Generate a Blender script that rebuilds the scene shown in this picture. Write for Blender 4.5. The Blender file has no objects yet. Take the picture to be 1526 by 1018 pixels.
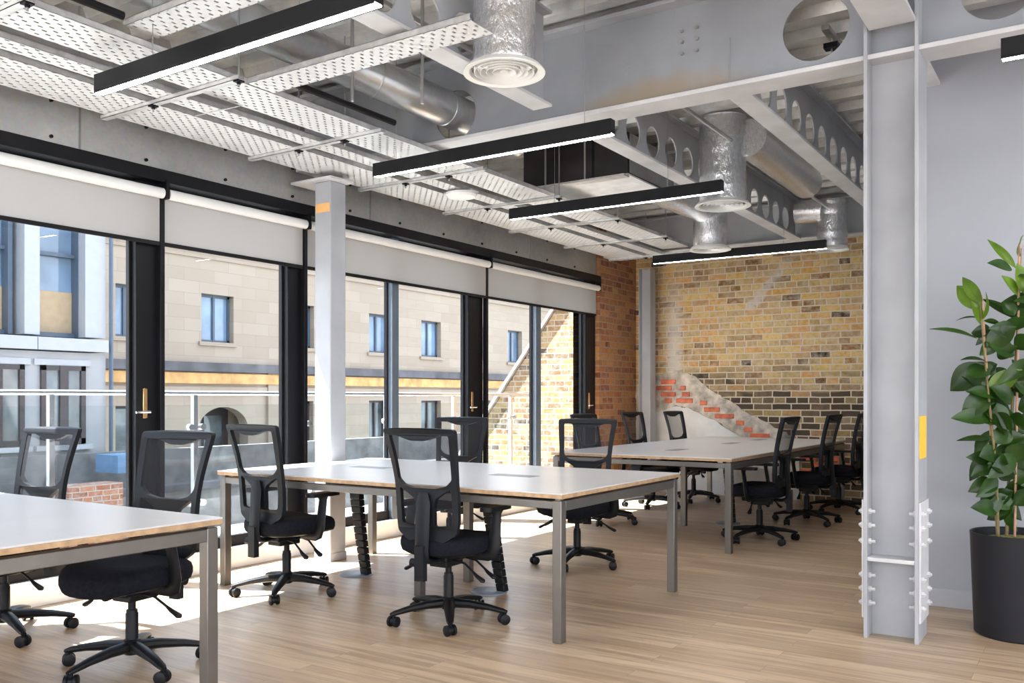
import bpy, bmesh, math, random
from mathutils import Vector, Matrix
from mathutils.geometry import tessellate_polygon
PI = math.pi
random.seed(7)
SC = bpy.context.scene
COL = SC.collection

# ------------------------------------------------------------------ camera
cam_data = bpy.data.cameras.new('camera')
cam_data.sensor_width = 36.0
cam_data.lens = 36.0 * 1335 / 1526
cam_data.shift_y = (593 - 509) / 1526
cam_data.clip_end = 300
cam = bpy.data.objects.new('camera', cam_data)
COL.objects.link(cam)
cam.location = (0, 0, 1.2)
cam.rotation_euler = (PI / 2, 0, math.radians(33.3))
SC.camera = cam

# ------------------------------------------------------------------ world, sun, exposure
SC.view_settings.view_transform = 'Standard'
SC.view_settings.look = 'None'
SC.view_settings.gamma = 1
SC.view_settings.use_curve_mapping = False
SC.view_settings.exposure = 1.08
world = bpy.data.worlds.new('world')
SC.world = world
world.use_nodes = True
wn = world.node_tree
wn.nodes.clear()
wo = wn.nodes.new('ShaderNodeOutputWorld')
wb = wn.nodes.new('ShaderNodeBackground')
wt = wn.nodes.new('ShaderNodeTexCoord')
ws = wn.nodes.new('ShaderNodeSeparateXYZ')
wr = wn.nodes.new('ShaderNodeValToRGB')
wn.links.new(wt.outputs['Generated'], ws.inputs[0])
wn.links.new(ws.outputs['Z'], wr.inputs[0])
wr.color_ramp.elements[0].position = 0.0
wr.color_ramp.elements[0].color = (0.95, 0.97, 1.0, 1)
wr.color_ramp.elements[1].position = 0.8
wr.color_ramp.elements[1].color = (0.62, 0.76, 1.0, 1)
wn.links.new(wr.outputs[0], wb.inputs['Color'])
wb.inputs['Strength'].default_value = 2.3
wn.links.new(wb.outputs[0], wo.inputs[0])

sun_d = bpy.data.lights.new('sun', 'SUN')
sun_d.energy = 30.0
sun_d.angle = math.radians(0.6)
sun_d.color = (1.0, 0.97, 0.93)
sun = bpy.data.objects.new('sun', sun_d)
COL.objects.link(sun)
sun.location = (-15, -12, 30)
sun.rotation_euler = Vector((1.05, 0.50, -2.2)).to_track_quat('-Z', 'Y').to_euler()


# ------------------------------------------------------------------ node helpers
def mat(name):
    m = bpy.data.materials.new(name)
    m.use_nodes = True
    m.node_tree.nodes.clear()
    return m


class NT:
    def __init__(s, m):
        s.t = m.node_tree
        s.out = s.n('ShaderNodeOutputMaterial')

    def n(s, kind, **kw):
        nd = s.t.nodes.new(kind)
        for k, v in kw.items():
            setattr(nd, k, v)
        return nd

    def l(s, a, b):
        s.t.links.new(a, b)

    def setin(s, nd, i, v):
        if isinstance(v, bpy.types.NodeSocket):
            s.l(v, nd.inputs[i])
        else:
            nd.inputs[i].default_value = v

    def math(s, op, a, b=0.0, c=0.0, clamp=False):
        nd = s.n('ShaderNodeMath', operation=op)
        nd.use_clamp = clamp
        s.setin(nd, 0, a)
        s.setin(nd, 1, b)
        s.setin(nd, 2, c)
        return nd.outputs[0]

    def mix(s, f, a, b, mode='MIX'):
        nd = s.n('ShaderNodeMix', data_type='RGBA', blend_type=mode)
        s.setin(nd, 0, f)
        s.setin(nd, 6, a if isinstance(a, bpy.types.NodeSocket) else (*a[:3], 1))
        s.setin(nd, 7, b if isinstance(b, bpy.types.NodeSocket) else (*b[:3], 1))
        return nd.outputs[2]

    def ramp(s, f, stops, interp='LINEAR'):
        nd = s.n('ShaderNodeValToRGB')
        cr = nd.color_ramp
        cr.interpolation = interp
        while len(cr.elements) < len(stops):
            cr.elements.new(0.5)
        for e, (p, c) in zip(cr.elements, stops):
            e.position = p
            e.color = (*c, 1) if len(c) == 3 else c
        s.l(f, nd.inputs[0])
        return nd.outputs[0]

    def obj(s):
        return s.n('ShaderNodeTexCoord').outputs['Object']

    def sep(s, v):
        nd = s.n('ShaderNodeSeparateXYZ')
        s.l(v, nd.inputs[0])
        return nd.outputs

    def comb(s, x, y, z):
        nd = s.n('ShaderNodeCombineXYZ')
        s.setin(nd, 0, x)
        s.setin(nd, 1, y)
        s.setin(nd, 2, z)
        return nd.outputs[0]

    def noise(s, v, scale, detail=3.0, rough=0.5):
        nd = s.n('ShaderNodeTexNoise')
        s.l(v, nd.inputs['Vector'])
        nd.inputs['Scale'].default_value = scale
        nd.inputs['Detail'].default_value = detail
        nd.inputs['Roughness'].default_value = rough
        return nd.outputs['Fac']

    def scale(s, v, sc):
        nd = s.n('ShaderNodeVectorMath', operation='MULTIPLY')
        s.l(v, nd.inputs[0])
        nd.inputs[1].default_value = sc
        return nd.outputs[0]

    def bump(s, h, strength=0.3, dist=0.01):
        nd = s.n('ShaderNodeBump')
        nd.inputs['Strength'].default_value = strength
        nd.inputs['Distance'].default_value = dist
        s.l(h, nd.inputs['Height'])
        return nd.outputs[0]

    def bsdf(s, col, rough=0.5, metal=0.0, normal=None, spec=0.5, **kw):
        b = s.n('ShaderNodeBsdfPrincipled')
        s.setin(b, 'Base Color', col if isinstance(col, bpy.types.NodeSocket) else (*col, 1))
        s.setin(b, 'Roughness', rough)
        s.setin(b, 'Metallic', metal)
        s.setin(b, 'Specular IOR Level', spec)
        for k, v in kw.items():
            s.setin(b, k, v)
        if normal is not None:
            s.l(normal, b.inputs['Normal'])
        return b.outputs[0]

    def fin(s, sh):
        s.l(sh, s.out.inputs[0])


def simple(name, col, rough=0.5, metal=0.0, var=0.06, vscale=8.0, bump=0.0, bscale=60.0, spec=0.5, **kw):
    m = mat(name)
    t = NT(m)
    o = t.obj()
    nz = t.noise(o, vscale, 4)
    dark = tuple(max(0, c * (1 - var * 2)) for c in col)
    light = tuple(min(1, c * (1 + var * 2)) for c in col)
    c = t.ramp(nz, [(0.3, dark), (0.7, light)])
    nrm = t.bump(t.noise(o, bscale, 3), bump, 0.01) if bump else None
    t.fin(t.bsdf(c, rough, metal, nrm, spec, **kw))
    return m


M = {}
M['white_wall'] = simple('painted_wall', (0.405, 0.42, 0.465), 0.75, var=0.02, vscale=2, bump=0.06, bscale=120)
M['skirting'] = simple('skirting_paint', (0.45, 0.46, 0.50), 0.5, var=0.01)
M['black_frame'] = simple('black_window_frame', (0.006, 0.006, 0.008), 0.4, var=0.05, spec=0.22)
M['grey_frame'] = simple('grey_window_bar', (0.10, 0.13, 0.17), 0.35, var=0.05)
M['sill'] = simple('sill_paint', (0.72, 0.72, 0.72), 0.5, var=0.03)
M['plastic'] = simple('black_plastic', (0.008, 0.0085, 0.010), 0.42, var=0.04, bump=0.05, bscale=300, spec=0.22)
M['plastic_grey'] = simple('charcoal_plastic', (0.010, 0.0115, 0.015), 0.45, var=0.04, bump=0.05, bscale=300, spec=0.22)
M['fabric'] = simple('seat_fabric', (0.011, 0.012, 0.017), 0.95, var=0.12, vscale=60, bump=0.25, bscale=700, spec=0.1)
M['chrome'] = simple('chrome', (0.7, 0.7, 0.72), 0.15, 1.0, var=0.02)
M['steel_leg'] = simple('desk_frame_steel', (0.20, 0.188, 0.175), 0.36, 0.75, var=0.04)
M['desk_top'] = simple('desk_laminate', (0.60, 0.60, 0.61), 0.28, var=0.015, vscale=3)
M['desk_edge'] = simple('desk_ply_edge', (0.46, 0.30, 0.17), 0.5, var=0.10, vscale=30)
M['flap'] = simple('cable_flap_grey', (0.22, 0.22, 0.23), 0.4, var=0.02)
M['grey_paint'] = simple('grey_steel_paint', (0.37, 0.38, 0.405), 0.45, var=0.06, vscale=3, bump=0.05, bscale=30)
M['white_paint'] = simple('pale_steel_paint', (0.58, 0.58, 0.595), 0.45, var=0.06, vscale=4, bump=0.05, bscale=30)
M['rod'] = simple('zinc_rod', (0.42, 0.42, 0.42), 0.35, 0.7)
M['zinc'] = simple('zinc_strut', (0.66, 0.66, 0.66), 0.35, 0.55, var=0.08, vscale=20)
M['lamp_body'] = simple('lamp_black_aluminium', (0.014, 0.0145, 0.016), 0.4, 0.2, spec=0.22)
M['diffuser'] = simple('diffuser_white', (0.80, 0.80, 0.78), 0.4, var=0.01)
M['ac_black'] = simple('fan_coil_black', (0.02, 0.018, 0.02), 0.6, var=0.2, vscale=5)
M['ac_white'] = simple('fan_coil_white', (0.72, 0.73, 0.74), 0.5)
M['cable'] = simple('black_cable', (0.008, 0.012, 0.012), 0.5, spec=0.22)
M['brass'] = simple('brass_handle', (0.75, 0.47, 0.22), 0.25, 0.9, var=0.03)
M['tape_orange'] = simple('orange_tape', (0.75, 0.42, 0.16), 0.6, var=0.05)
M['tape_yellow'] = simple('yellow_tape', (0.85, 0.55, 0.05), 0.6, var=0.03)
M['red_mark'] = simple('red_label', (0.7, 0.05, 0.04), 0.5, var=0.02)
M['blue_mark'] = simple('blue_label', (0.05, 0.10, 0.6), 0.5, var=0.02)
M['pot'] = simple('black_planter', (0.015, 0.015, 0.019), 0.5, var=0.05, bump=0.03, spec=0.22)
M['soil'] = simple('soil_moss', (0.16, 0.15, 0.04), 0.95, var=0.4, vscale=40, bump=0.8, bscale=80)
M['stem'] = simple('plant_stem', (0.16, 0.13, 0.05), 0.7, var=0.15, vscale=40)
M['stake'] = simple('wooden_stake', (0.45, 0.26, 0.17), 0.7, var=0.10, vscale=30)
M['rail_steel'] = simple('brushed_steel', (0.55, 0.55, 0.55), 0.25, 0.9, var=0.03)
M['base_blue'] = simple('base_disc_grey', (0.20, 0.24, 0.30), 0.4, var=0.03)
M['terrace'] = simple('terrace_paving', (0.42, 0.41, 0.39), 0.8, var=0.08, vscale=4)
M['street'] = simple('street_asphalt', (0.10, 0.10, 0.11), 0.9, var=0.10, vscale=1)
M['white_render'] = simple('white_render', (0.33, 0.33, 0.335), 0.7, var=0.04, vscale=2)
M['white_panel'] = simple('white_panel', (0.36, 0.37, 0.385), 0.5, var=0.02)
M['dark_joinery'] = simple('dark_joinery', (0.045, 0.035, 0.035), 0.5, var=0.05)
M['slate_frame'] = simple('slate_window_frame', (0.07, 0.10, 0.14), 0.4, var=0.04)
M['band_dark'] = simple('ledge_lead', (0.10, 0.095, 0.10), 0.7, var=0.2, vscale=2)
M['band_orange'] = simple('ledge_sandstone', (0.62, 0.36, 0.13), 0.7, var=0.15, vscale=3)
M['band_sand'] = simple('sand_blind', (0.45, 0.33, 0.20), 0.8, var=0.05)
M['coping'] = simple('coping_stone', (0.33, 0.32, 0.31), 0.7, var=0.15, vscale=8)
M['terrace_grey'] = simple('terrace_membrane', (0.17, 0.165, 0.16), 0.8, var=0.2, vscale=3)
M['blue_awning'] = simple('blue_canvas', (0.14, 0.24, 0.38), 0.8, var=0.05)
M['plaster'] = simple('rough_plaster', (0.70, 0.69, 0.67), 0.85, var=0.05, vscale=5, bump=0.3, bscale=20)
M['mortar_patch'] = simple('mortar_patch', (0.50, 0.44, 0.37), 0.95, var=0.22, vscale=10, bump=0.7, bscale=30)
M['red_brick'] = simple('red_brick_infill', (0.62, 0.17, 0.09), 0.85, var=0.18, vscale=9, bump=0.3, bscale=60)
M['conduit'] = simple('black_conduit', (0.012, 0.012, 0.014), 0.4, spec=0.22)


def m_emit(name, col, s):
    m = mat(name)
    t = NT(m)
    e = t.n('ShaderNodeEmission')
    e.inputs[0].default_value = (*col, 1)
    e.inputs[1].default_value = s
    t.fin(e.outputs[0])
    return m


M['led'] = m_emit('led_diffuser', (1.0, 0.97, 0.93), 32.0)


def m_glass(name, tint, refl=1.0):
    m = mat(name)
    t = NT(m)
    tr = t.n('ShaderNodeBsdfTransparent')
    tr.inputs[0].default_value = (*tint, 1)
    gl = t.n('ShaderNodeBsdfGlossy')
    gl.inputs['Roughness'].default_value = 0.01
    lw = t.n('ShaderNodeLayerWeight')
    lw.inputs['Blend'].default_value = 0.5
    f = t.math('MULTIPLY', t.math('MULTIPLY_ADD', t.math('POWER', lw.outputs['Facing'], 5.0), 0.90, 0.04), refl)
    mx = t.n('ShaderNodeMixShader')
    t.l(f, mx.inputs[0])
    t.l(tr.outputs[0], mx.inputs[1])
    t.l(gl.outputs[0], mx.inputs[2])
    t.fin(mx.outputs[0])
    return m


M['glass'] = m_glass('window_glass', (0.82, 0.84, 0.855), 0.5)
M['glass_rail'] = m_glass('balustrade_glass', (0.95, 0.98, 0.975), 0.5)
M['far_glass'] = simple('far_window_glass', (0.16, 0.24, 0.34), 0.06, 0.0, var=0.25, vscale=0.8, spec=1.0)
M['far_glass_dark'] = simple('far_window_glass_dark', (0.09, 0.11, 0.12), 0.06, 0.0, var=0.35, vscale=1.5, spec=1.0)


def m_floor():
    m = mat('oak_plank_floor')
    t = NT(m)
    o = t.obj()
    b = t.n('ShaderNodeTexBrick')
    t.l(o, b.inputs['Vector'])
    b.offset = 0.37
    b.inputs['Scale'].default_value = 1
    b.inputs['Brick Width'].default_value = 1.25
    b.inputs['Row Height'].default_value = 0.125
    b.inputs['Mortar Size'].default_value = 0.0012
    b.inputs['Color1'].default_value = (0, 0, 0, 1)
    b.inputs['Color2'].default_value = (1, 1, 1, 1)
    b.inputs['Mortar'].default_value = (0.5, 0.5, 0.5, 1)
    base = t.ramp(b.outputs['Color'], [(0.0, (0.38, 0.265, 0.165)), (0.35, (0.50, 0.365, 0.235)), (0.7, (0.60, 0.455, 0.305)), (1.0, (0.43, 0.31, 0.20))])
    off = t.n('ShaderNodeVectorMath', operation='ADD')
    t.l(t.scale(o, (0.9, 13, 1)), off.inputs[0])
    t.l(t.scale(b.outputs['Color'], (9, 5, 0)), off.inputs[1])
    g = t.noise(off.outputs[0], 1.6, 6, 0.62)
    c = t.mix(t.math('MULTIPLY', t.ramp(g, [(0.40, (1, 1, 1)), (0.56, (0, 0, 0))]), 0.72), base, (0.25, 0.155, 0.09))
    g2 = t.noise(t.scale(o, (0.8, 5, 1)), 1.2, 2)
    c = t.mix(t.math('MULTIPLY', g2, 0.35), c, (0.60, 0.47, 0.34))
    c = t.mix(t.math('MULTIPLY', b.outputs['Fac'], 0.6), c, (0.13, 0.085, 0.05))
    rg = t.math('MULTIPLY_ADD', g, 0.2, 0.30)
    t.fin(t.bsdf(c, rg, 0, t.bump(g, 0.08, 0.003), 0.5, **{'Coat Weight': 0.25, 'Coat Roughness': 0.28}))
    return m


M['floor'] = m_floor()


def m_brick(name, stops, mortar, axis='x', rough_bump=0.6, extra=None, w=0.225, h=0.076):
    m = mat(name)
    t = NT(m)
    o = t.obj()
    s = t.sep(o)
    wob = t.noise(o, 6, 3)
    u = s[0] if axis == 'x' else s[1]
    hh = t.math('MULTIPLY_ADD', wob, 0.016, s[2])
    uu = t.math('MULTIPLY_ADD', wob, 0.03, u)
    v = t.comb(uu, hh, 0.0)
    b = t.n('ShaderNodeTexBrick')
    t.l(v, b.inputs['Vector'])
    b.inputs['Scale'].default_value = 1
    b.inputs['Brick Width'].default_value = w
    b.inputs['Row Height'].default_value = h
    b.inputs['Mortar Size'].default_value = 0.008
    b.inputs['Mortar Smooth'].default_value = 0.25
    b.squash = 0.6
    b.squash_frequency = 3
    b.inputs['Color1'].default_value = (0, 0, 0, 1)
    b.inputs['Color2'].default_value = (1, 1, 1, 1)
    c = t.ramp(b.outputs['Color'], stops)
    n1 = t.noise(o, 14, 4, 0.6)
    c = t.mix(t.ramp(n1, [(0.40, (0, 0, 0)), (0.65, (0.5, 0.5, 0.5))]), c, mortar)
    c = t.mix(t.ramp(t.noise(o, 30, 3), [(0.3, (0.4, 0.4, 0.4)), (0.55, (0, 0, 0))]), c, t.mix(0.6, c, (0.05, 0.035, 0.02)))
    if extra:
        c = extra(t, s, c, b, n1)
    c = t.mix(b.outputs['Fac'], c, mortar)
    if extra and name == 'stock_brick_wall':
        # smears of old white paint
        def streak(cx, z0, z1, wd, slope=0.0):
            xc = t.math('SUBTRACT', s[0], t.math('MULTIPLY_ADD', t.math('SUBTRACT', s[2], z0), slope, cx))
            nn = t.math('MULTIPLY_ADD', t.noise(t.scale(o, (3, 1, 9)), 4, 4), 0.20, -0.10)
            d = t.math('ABSOLUTE', t.math('ADD', xc, nn))
            a = t.ramp(t.math('DIVIDE', d, wd), [(0.35, (1, 1, 1)), (1.0, (0, 0, 0))])
            zz = t.math('DIVIDE', t.math('SUBTRACT', s[2], z0), z1 - z0)
            e = t.ramp(zz, [(0.0, (0, 0, 0)), (0.06, (1, 1, 1)), (0.6, (0.7, 0.7, 0.7)), (1.0, (0, 0, 0))])
            return t.math('MULTIPLY', a, e)
        k1 = streak(-4.53, 1.40, 2.75, 0.14)
        k2 = streak(-3.58, 2.25, 2.95, 0.10, 0.85)
        c = t.mix(t.math('MULTIPLY', k1, 0.75), c, (0.66, 0.64, 0.60))
        c = t.mix(t.math('MULTIPLY', k2, 0.7), c, (0.60, 0.56, 0.52))
        top = t.math('MULTIPLY', t.ramp(t.noise(o, 2.2, 3), [(0.42, (0, 0, 0)), (0.6, (1, 1, 1))]),
                     t.ramp(s[2], [(0.0, (0, 0, 0)), (0.5, (0, 0, 0)), (1.0, (0, 0, 0))]))
    hgt = t.math('ADD', t.math('MULTIPLY', t.math('SUBTRACT', 1.0, b.outputs['Fac']), 1.0), t.math('MULTIPLY', n1, 0.7))
    t.fin(t.bsdf(c, 0.9, 0, t.bump(hgt, rough_bump, 0.012), 0.25))
    return m


def stock_extra(t, s, c, b, n1):
    # a band of soot-darkened courses low on the wall
    lim = t.math('MULTIPLY_ADD', t.noise(t.comb(s[0], t.math('MULTIPLY', s[2], 3.0), 0.0), 1.4, 3), 1.0, 1.02)
    lo = t.math('MULTIPLY', t.math('SUBTRACT', lim, s[2]), 4.0, clamp=True)
    pick = t.ramp(b.outputs['Color'], [(0.30, (0.95, 0.95, 0.95)), (0.80, (0.35, 0.35, 0.35))])
    lo = t.math('MULTIPLY', lo, pick)
    return t.mix(lo, c, (0.060, 0.047, 0.037))


STOCK = [(0.0, (0.34, 0.17, 0.06)), (0.10, (0.030, 0.025, 0.022)), (0.13, (0.62, 0.33, 0.08)), (0.28, (0.66, 0.44, 0.15)),
         (0.42, (0.50, 0.36, 0.18)), (0.55, (0.30, 0.18, 0.085)), (0.68, (0.72, 0.50, 0.17)), (0.82, (0.44, 0.30, 0.16)), (1.0, (0.66, 0.34, 0.11))]
M['brick'] = m_brick('stock_brick_wall', STOCK, (0.62, 0.52, 0.39), 'x', extra=stock_extra)
M['brick_out'] = m_brick('outdoor_stock_brick', [(0.0, (0.06, 0.045, 0.035)), (0.25, (0.27, 0.17, 0.06)), (0.5, (0.34, 0.23, 0.085)), (0.75, (0.16, 0.085, 0.045)), (1.0, (0.30, 0.18, 0.07))], (0.38, 0.34, 0.28), 'x')
M['brick_pier'] = m_brick('red_brown_brick', [(0.0, (0.20, 0.065, 0.035)), (0.3, (0.40, 0.15, 0.06)), (0.5, (0.50, 0.23, 0.07)), (0.7, (0.24, 0.09, 0.05)), (1.0, (0.52, 0.26, 0.09))], (0.36, 0.24, 0.17), 'y')
M['brick_red_out'] = m_brick('low_red_brick', [(0.0, (0.26, 0.09, 0.05)), (1.0, (0.42, 0.17, 0.09))], (0.40, 0.34, 0.30), 'y')


def m_stone():
    m = mat('beige_ashlar')
    t = NT(m)
    o = t.obj()
    s = t.sep(o)
    b = t.n('ShaderNodeTexBrick')
    t.l(t.comb(s[1], s[2], 0.0), b.inputs['Vector'])
    b.inputs['Scale'].default_value = 1
    b.inputs['Brick Width'].default_value = 0.95
    b.inputs['Row Height'].default_value = 0.33
    b.inputs['Mortar Size'].default_value = 0.006
    b.inputs['Color1'].default_value = (0.36, 0.295, 0.225, 1)
    b.inputs['Color2'].default_value = (0.42, 0.355, 0.28, 1)
    b.inputs['Mortar'].default_value = (0.29, 0.24, 0.19, 1)
    c = t.mix(t.math('MULTIPLY', t.noise(o, 0.9, 4), 0.35), b.outputs['Color'], (0.32, 0.24, 0.175))
    t.fin(t.bsdf(c, 0.85, 0, t.bump(t.noise(o, 12, 3), 0.1, 0.01), 0.2))
    return m


M['stone'] = m_stone()


def m_galv(name='galvanised_sheet', col=(0.42, 0.42, 0.42), rough=0.38, metal=0.75, vs=2.0):
    m = mat(name)
    t = NT(m)
    o = t.obj()
    n = t.noise(o, vs, 5, 0.6)
    v = t.n('ShaderNodeTexVoronoi')
    t.l(o, v.inputs['Vector'])
    v.inputs['Scale'].default_value = 45
    c = t.ramp(n, [(0.3, tuple(x * 0.72 for x in col)), (0.55, col), (0.75, tuple(x * 1.25 for x in col))])
    c = t.mix(0.12, c, v.outputs['Color'], 'SOFT_LIGHT')
    r = t.math('MULTIPLY_ADD', n, 0.25, rough - 0.1)
    t.fin(t.bsdf(c, r, metal, t.bump(n, 0.1, 0.01)))
    return m


M['galv'] = m_galv()
M['fascia'] = m_galv('fascia_sheet', (0.50, 0.495, 0.485), 0.40, 0.55, 1.3)
M['duct'] = m_galv('spiral_duct', (0.60, 0.61, 0.62), 0.30, 0.9, 1.5)
M['deck'] = m_galv('metal_deck', (0.66, 0.66, 0.65), 0.42, 0.5, 3)


def m_foil():
    m = mat('crinkled_foil')
    t = NT(m)
    o = t.obj()
    n = t.noise(t.scale(o, (1, 1, 0.5)), 55, 4, 0.65)
    n2 = t.noise(o, 7, 3, 0.6)
    h = t.math('ADD', n, t.math('MULTIPLY', n2, 0.8))
    c = t.ramp(n, [(0.35, (0.78, 0.78, 0.80)), (0.6, (0.97, 0.97, 0.98))])
    t.fin(t.bsdf(c, t.math('MULTIPLY_ADD', n2, 0.22, 0.06), 0.95, t.bump(h, 0.55, 0.012)))
    return m


M['foil'] = m_foil()


def m_perf():
    """galvanised sheet with staggered punched slots"""
    m = mat('perforated_tray')
    t = NT(m)
    o = t.obj()
    s = t.sep(o)
    P, Q = 0.050, 0.036

    def slot(ox, oy, px, py, hx, hy):
        a = t.math('ABSOLUTE', t.math('SUBTRACT', t.math('FRACT', t.math('DIVIDE', t.math('ADD', s[0], ox + 50 * px), px)), 0.5))
        b = t.math('ABSOLUTE', t.math('SUBTRACT', t.math('FRACT', t.math('DIVIDE', t.math('ADD', s[1], oy + 50 * py), py)), 0.5))
        return t.math('MULTIPLY', t.math('LESS_THAN', a, hx / px), t.math('LESS_THAN', b, hy / py))
    m1 = slot(0, 0, 0.062, 0.070, 0.0062, 0.012)
    m2 = slot(0.031, 0.035, 0.062, 0.070, 0.0062, 0.012)
    mask = t.math('MAXIMUM', m1, m2)
    n = t.noise(o, 7, 4)
    c = t.ramp(n, [(0.3, (0.62, 0.625, 0.63)), (0.7, (0.72, 0.725, 0.73))])
    sh = t.bsdf(c, 0.42, 0.25)
    tr = t.n('ShaderNodeBsdfTransparent')
    mx = t.n('ShaderNodeMixShader')
    t.l(mask, mx.inputs[0])
    t.l(sh, mx.inputs[1])
    t.l(tr.outputs[0], mx.inputs[2])
    t.fin(mx.outputs[0])
    return m


M['perf'] = m_perf()


def m_mesh():
    m = mat('chair_mesh_fabric')
    t = NT(m)
    tr = t.n('ShaderNodeBsdfTransparent')
    sh = t.bsdf((0.03, 0.033, 0.04), 0.9)
    mx = t.n('ShaderNodeMixShader')
    lw = t.n('ShaderNodeLayerWeight')
    lw.inputs['Blend'].default_value = 0.5
    t.l(t.math('MULTIPLY_ADD', t.math('POWER', lw.outputs['Facing'], 2.0), 0.55, 0.36), mx.inputs[0])
    t.l(tr.outputs[0], mx.inputs[1])
    t.l(sh, mx.inputs[2])
    t.fin(mx.outputs[0])
    return m


M['mesh'] = m_mesh()


def m_blind():
    m = mat('roller_blind_fabric')
    t = NT(m)
    o = t.obj()
    n = t.noise(t.scale(o, (1, 1, 1)), 400, 2)
    c = t.ramp(n, [(0.3, (0.54, 0.53, 0.52)), (0.7, (0.60, 0.59, 0.58))])
    d = t.bsdf(c, 0.9)
    tl = t.n('ShaderNodeBsdfTranslucent')
    tl.inputs[0].default_value = (0.62, 0.61, 0.59, 1)
    mx = t.n('ShaderNodeMixShader')
    mx.inputs[0].default_value = 0.35
    t.l(d, mx.inputs[1])
    t.l(tl.outputs[0], mx.inputs[2])
    t.fin(mx.outputs[0])
    return m


M['blind'] = m_blind()
M['roller'] = simple('roller_tube_white', (0.72, 0.72, 0.72), 0.4, var=0.01)


def m_leaf(name, a, b):
    m = mat(name)
    t = NT(m)
    o = t.obj()
    n = t.noise(o, 12, 3)
    c = t.ramp(n, [(0.3, a), (0.7, b)])
    d = t.bsdf(c, 0.33, 0, None, 0.5)
    tl = t.n('ShaderNodeBsdfTranslucent')
    tl.inputs[0].default_value = (*b, 1)
    mx = t.n('ShaderNodeMixShader')
    mx.inputs[0].default_value = 0.25
    t.l(d, mx.inputs[1])
    t.l(tl.outputs[0], mx.inputs[2])
    t.fin(mx.outputs[0])
    return m


M['leaf'] = m_leaf('leaf_dark', (0.010, 0.034, 0.005), (0.032, 0.085, 0.010))
M['leaf_l'] = m_leaf('leaf_light', (0.06, 0.13, 0.008), (0.14, 0.25, 0.02))


def m_main_beam():
    m = mat('main_beam_paint')
    t = NT(m)
    o = t.obj()
    s = t.sep(o)
    n = t.noise(o, 3, 4)
    c = t.ramp(n, [(0.3, (0.28, 0.295, 0.325)), (0.7, (0.34, 0.355, 0.385))])
    # rusty stain low on the web
    dx = t.math('DIVIDE', t.math('SUBTRACT', s[0], -2.15), 0.62)
    dz = t.math('DIVIDE', t.math('SUBTRACT', s[2], 2.93), 0.16)
    d = t.math('ADD', t.math('MULTIPLY', dx, dx), t.math('MULTIPLY', dz, dz))
    d = t.math('ADD', d, t.math('MULTIPLY_ADD', t.noise(o, 6, 4), 1.2, -0.6))
    st = t.ramp(d, [(0.2, (0.65, 0.65, 0.65)), (1.0, (0, 0, 0))])
    c = t.mix(st, c, (0.36, 0.27, 0.16))
    # chalk and scratch lines
    sc = t.noise(t.scale(o, (2, 1, 2)), 1.6, 1)
    ln = t.math('LESS_THAN', t.math('ABSOLUTE', t.math('SUBTRACT', sc, 0.52)), 0.0028)
    c = t.mix(t.math('MULTIPLY', ln, 0.5), c, (0.30, 0.30, 0.30))
    t.fin(t.bsdf(c, 0.42, 0, t.bump(n, 0.06, 0.01)))
    return m


M['main_beam'] = m_main_beam()


# ------------------------------------------------------------------ mesh helpers
def add_box(bm, x0, x1, y0, y1, z0, z1, mtx=None):
    vs = [bm.verts.new((x, y, z)) for x in (x0, x1) for y in (y0, y1) for z in (z0, z1)]
    for f in ((0, 1, 3, 2), (4, 6, 7, 5), (0, 4, 5, 1), (2, 3, 7, 6), (0, 2, 6, 4), (1, 5, 7, 3)):
        bm.faces.new([vs[i] for i in f])
    if mtx is not None:
        bmesh.ops.transform(bm, matrix=mtx, verts=vs)
    return vs


def add_ring_tube(bm, pts, radii, n=12, cap=True, squash=None):
    """tube through 3-D points with a radius per point"""
    pts = [Vector(p) for p in pts]
    rings = []
    up = Vector((0, 0, 1))
    prev = None
    for i, p in enumerate(pts):
        if i == 0:
            d = pts[1] - pts[0]
        elif i == len(pts) - 1:
            d = pts[-1] - pts[-2]
        else:
            d = (pts[i + 1] - p).normalized() + (p - pts[i - 1]).normalized()
        d.normalize()
        if prev is None:
            a = d.cross(up)
            if a.length < 1e-3:
                a = d.cross(Vector((0, 1, 0)))
        else:
            a = prev - d * prev.dot(d)
        a.normalize()
        prev = a.copy()
        b = d.cross(a)
        r = radii[i] if isinstance(radii, (list, tuple)) else radii
        rx, ry = (r, r) if not isinstance(r, tuple) else r
        rings.append([bm.verts.new(p + a * (rx * math.cos(2 * PI * k / n)) + b * (ry * math.sin(2 * PI * k / n))) for k in range(n)])
    for i in range(len(rings) - 1):
        for k in range(n):
            bm.faces.new((rings[i][k], rings[i][(k + 1) % n], rings[i + 1][(k + 1) % n], rings[i + 1][k]))
    if cap:
        bm.faces.new(rings[0][::-1])
        bm.faces.new(rings[-1])
    return rings


def add_lathe(bm, prof, n=24, c=(0, 0, 0), cap=True):
    rings = []
    for r, z in prof:
        rings.append([bm.verts.new((c[0] + r * math.cos(2 * PI * k / n), c[1] + r * math.sin(2 * PI * k / n), c[2] + z)) for k in range(n)])
    for i in range(len(rings) - 1):
        for k in range(n):
            bm.faces.new((rings[i][k], rings[i][(k + 1) % n], rings[i + 1][(k + 1) % n], rings[i + 1][k]))
    if cap:
        bm.faces.new(rings[0][::-1])
        bm.faces.new(rings[-1])


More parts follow.
